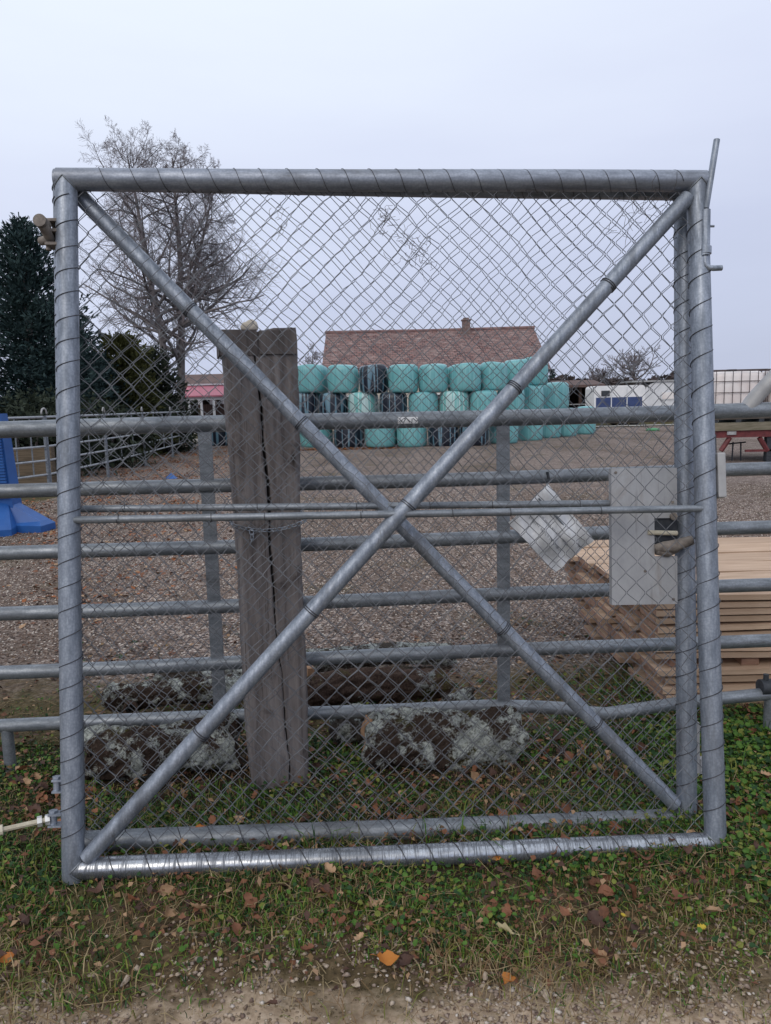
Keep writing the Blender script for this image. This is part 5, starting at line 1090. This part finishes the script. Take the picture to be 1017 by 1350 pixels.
tag(raw('dry_stems', v, f, [M['g3']]), 'scattered dry straw stems lying on the verge', 'straw', kind='stuff')
# fallen leaves: a few shapes, each leaf an object of its own
def leaf_mesh(seed, L_, asp, curl, cup):
    r_ = np.random.default_rng(seed); n = 7; V = []
    for i in range(n+1):
        t = i/n; w_ = asp*L_*.5*(math.sin(PI*t**.8)**.8 if 0 < i < n else .03)*(1+.16*r_.normal()*(0 < i < n)); x = (t-.5)*L_; z = curl*L_*(4*(t-.5)**2)+.03*L_*r_.normal()
        for k, s in ((-1, 1), (-.5, .35), (0, 0), (.5, .35), (1, 1)): V.append((x+.03*L_*r_.normal(), w_*k, z+cup*abs(w_)*s*1.2+.02*L_*r_.normal()))
    m = MB(); m.add(V, [(i*5+j, i*5+j+1, (i+1)*5+j+1, (i+1)*5+j) for i in range(n) for j in range(4)]); m.tube([(-.5*L_, 0, curl*L_), (-.66*L_, .03*L_, curl*L_+.02), (-.78*L_, .02*L_, curl*L_+.03*L_)], L_*.012, 4)
    return m
LS = [leaf_mesh(k, 1.0, a, c, u) for k, (a, c, u) in enumerate([(.62, .10, .35), (.70, .18, .15), (.5, .06, .6), (.75, .25, .5), (.58, -.12, .4), (.66, .3, -.3)])]
_lm = {}
def leaf(shape, matk, loc_, size, rz, tilt, label, group=None):
    k = (shape, matk)
    if k not in _lm: o = LS[shape].build('fallen_leaf', M[matk], smooth=True); _lm[k] = o.data
    else: o = bpy.data.objects.new('fallen_leaf', _lm[k]); COL.objects.link(o)
    o.location = [float(q) for q in loc_]; o.rotation_euler = (tilt[0], tilt[1], rz); o.scale = (size,)*3; return tag(o, label, 'leaf', group)
def ld(x, y): return np.clip((y-1.72)/.3, .1, 1)*np.clip(.5+.8*vnoise(x*2.7+3, y*3.4, 2), .08, 1)
x, y = scatter(1600, -.56, .56, 1.6, 3.45, ld); x, y = x[:285], y[:285]
kinds_l = [('lf_brown', 'small brown fallen leaf lying in the verge'), ('lf_dark', 'dark decaying fallen leaf lying in the verge'), ('lf_tan', 'pale tan fallen leaf lying in the verge')]
for i in range(len(x)):
    k = rng.choice(3, p=[.44, .40, .16]); mk, lab = kinds_l[k]
    leaf(int(rng.integers(0, 6)), mk, (x[i], y[i], hgt(x[i], y[i])+rng.uniform(.02, .05)), rng.uniform(.032, .062), rng.uniform(0, 6.28), rng.normal(size=2)*.45, lab, {'lf_brown': 'brown fallen leaves on the verge', 'lf_dark': 'dark fallen leaves on the verge', 'lf_tan': 'tan fallen leaves on the verge'}[mk])
for px, py, sz, mk, sh, rz, lab, tl in (
    (511, 1266, .064, 'lf_orange', 1, .2, 'big orange curled leaf in front of the gates, near the middle', (.3, .2)), (665, 1229, .075, 'lf_cream', 2, 2.2, 'long cream coloured leaf standing in the grass right of middle', (.9, .2)),
    (788, 1016, .085, 'lf_tan', 2, 2.1, 'large tan leaf seen through the mesh near the falling brace', (1.1, .3)), (925, 1226, .03, 'lf_yellow', 3, .4, 'small bright yellow leaf in the grass at right', (.2, .1)),
    (822, 1211, .03, 'lf_yellow', 3, 1.4, 'small yellow leaf beside a dry stem, left of the brighter yellow one', (.2, .3)), (671, 1292, .05, 'lf_orange', 4, 1.0, 'reddish orange leaf near the dirt, below the long cream leaf', (.1, .3)),
    (8, 1266, .055, 'lf_orange', 1, 1.0, 'orange leaf at the left edge by the dirt', (.2, .1)), (219, 1175, .05, 'lf_tan', 0, .5, 'pinkish tan leaf standing in grass under bottom rail, left part', (.9, 0)),
    (174, 1188, .05, 'lf_brown', 0, 2.5, 'brown leaf standing in grass under bottom rail, nearest its left end', (.9, .3)), (1000, 1163, .05, 'lf_tan', 1, .3, 'tan leaf at the right edge beside the front gate corner', (.4, .1)),
    (985, 1060, .06, 'lf_brown', 3, .9, 'brown leaf among the lush weeds right of the front gate', (.3, .3)), (800, 1178, .06, 'lf_brown', 4, .3, 'broad brown leaf under the right part of the wet bottom rail', (.3, .3)),
    (937, 1203, .06, 'lf_tan', 4, 2.6, 'pale brown folded leaf below the front gate right corner', (.3, .5)), (495, 1190, .05, 'lf_tan', 5, .1, 'light tan curled leaf just under the middle of the wet rail', (.2, .3))):
    g = gnd(px, py, .025); leaf(sh, mk, (g[0], g[1], g[2]+.004), sz, rz, tl, lab)
for px, py, T, mk, lab, sz, y_ in ((131, 1135, T1, 'lf_orange', 'orange leaf resting on the left end of the wet bottom rail', .055, .0), (655, 1131, T1, 'lf_orange', 'small rusty orange leaf stuck on the middle of the wet bottom rail', .032, -.036), (265, 1092, T2, 'lf_orange', 'orange yellow leaf resting on the rear gate bottom rail', .045, .0)):
    q = T @ Vector(loc(T, px, py, y_)); leaf(2, mk, q, sz, .2, (.4 if y_ == 0 else 1.3, .1), lab)
for i, (px, py) in enumerate(((385, 1258), (352, 1275), (287, 1193), (120, 1287), (165, 1296), (430, 1274), (470, 1300), (640, 1290), (662, 1345), (180, 1278), (720, 1315), (905, 1247))):
    g = gnd(px, py, .008); m = MB(); m.lathe([(.003, -.004), (.008, 0), (.009, .004), (.006, .0085), (.002, .010)], (0, 0, 0), 7, jitter=lambda V: V*np.array([1.2, .9, .85])*(1+.30*np.sin(V[:, :1]*400+i)+.25*np.sin(V[:, 1:2]*360+i*2)))
    o = m.build('pale_stone', M['tanpeb']); o.location = tuple(g); o.rotation_euler = (0, 0, i*1.1); o.scale = (1+.3*math.sin(i*2.1),)*3; tag(o, 'small pale stone lying loose on the verge in front of the gates', 'stone', 'loose pale stones on the verge')
# leaf litter over the yard's edges: nobody could count it
def litter(name, n, dens, x0, x1, y0, y1, lo, hi, mats, probs, label, lift=.02):
    x, y = scatter(n, x0, x1, y0, y1, dens); n = len(x); C = np.stack([x, y, hgt(x, y)+rng.uniform(.008, lift, n)], 1); d = rng.normal(size=(n, 3)); d[:, 2] *= .25; e = np.cross(d, rng.normal(size=(n, 3))*[.3, .3, 0]+[0, 0, 1])
    d /= np.linalg.norm(d, axis=1)[:, None]; e /= np.linalg.norm(e, axis=1)[:, None]; s = rng.uniform(lo, hi, n)[:, None]*.5
    V = np.stack([C-d*s, C+e*s*.6+[0, 0, .006], C+d*s, C-e*s*.6+[0, 0, .003]], 1).reshape(-1, 3); Fc = np.arange(n*4).reshape(n, 4)
    return tag(raw(name, V, Fc, [M[k] for k in mats], mi=rng.choice(len(mats), n, p=probs)), label, 'leaf litter', kind='stuff')
litter('leaf_litter', 100000, lambda x, y: np.clip((-.14*y-.2+.7*vnoise(x*.8, y*.5, 3)-x)/1.4, 0, 1)*np.clip(.35+.8*vnoise(x*1.3, y*.8, 6), .05, 1)*.8, -.55, -.05, 5.2, 30, .03, .08, ['lf_brown', 'lf_rust', 'lf_tan', 'lf_dark'], [.44, .28, .14, .14], 'rusty fallen leaves strewn over the gravel beside the pen')
litter('leaf_litter', 20000, lambda x, y: np.clip((5.2+.5*vnoise(x*1.7, y, 2)-y)/1.2, 0, 1)*np.clip(.35+.9*vnoise(x*2.3, y*2, 5), .04, 1)*.75, -.60, .42, 3.3, 5.8, .018, .045, ['lf_brown', 'lf_dark', 'lf_tan', 'g4', 'g5'], [.36, .26, .12, .12, .14], 'brown leaf fragments and moss between the barrier and the gravel')
litter('leaf_litter', 13000, lambda x, y: ld(x, y)*.9, -.58, .58, 1.75, 3.5, .012, .034, ['lf_brown', 'lf_dark', 'lf_tan', 'g5'], [.32, .38, .12, .18], 'crumbled brown leaf bits in the verge grass', .042)
litter('leaf_litter', 1500, lambda x, y: .8+0*x, -.12, .02, 25.8, 27.0, .05, .11, ['lf_brown', 'lf_orange'], [.7, .3], 'rusty leaves drifted along the foot of the bale stack')
x, y = scatter(9000, -.78, .78, 12, 40, lambda x, y: np.clip((-.30*y-1.7+.4*vnoise(x, y)-x)/.8, 0, 1)*.9)
blades('pen_grass', x, y, .05, .14, .012, ['g1', 'g2', 'g3', 'g4'], [.3, .3, .2, .2], .8, 'grass growing along the foot of the horse pen')
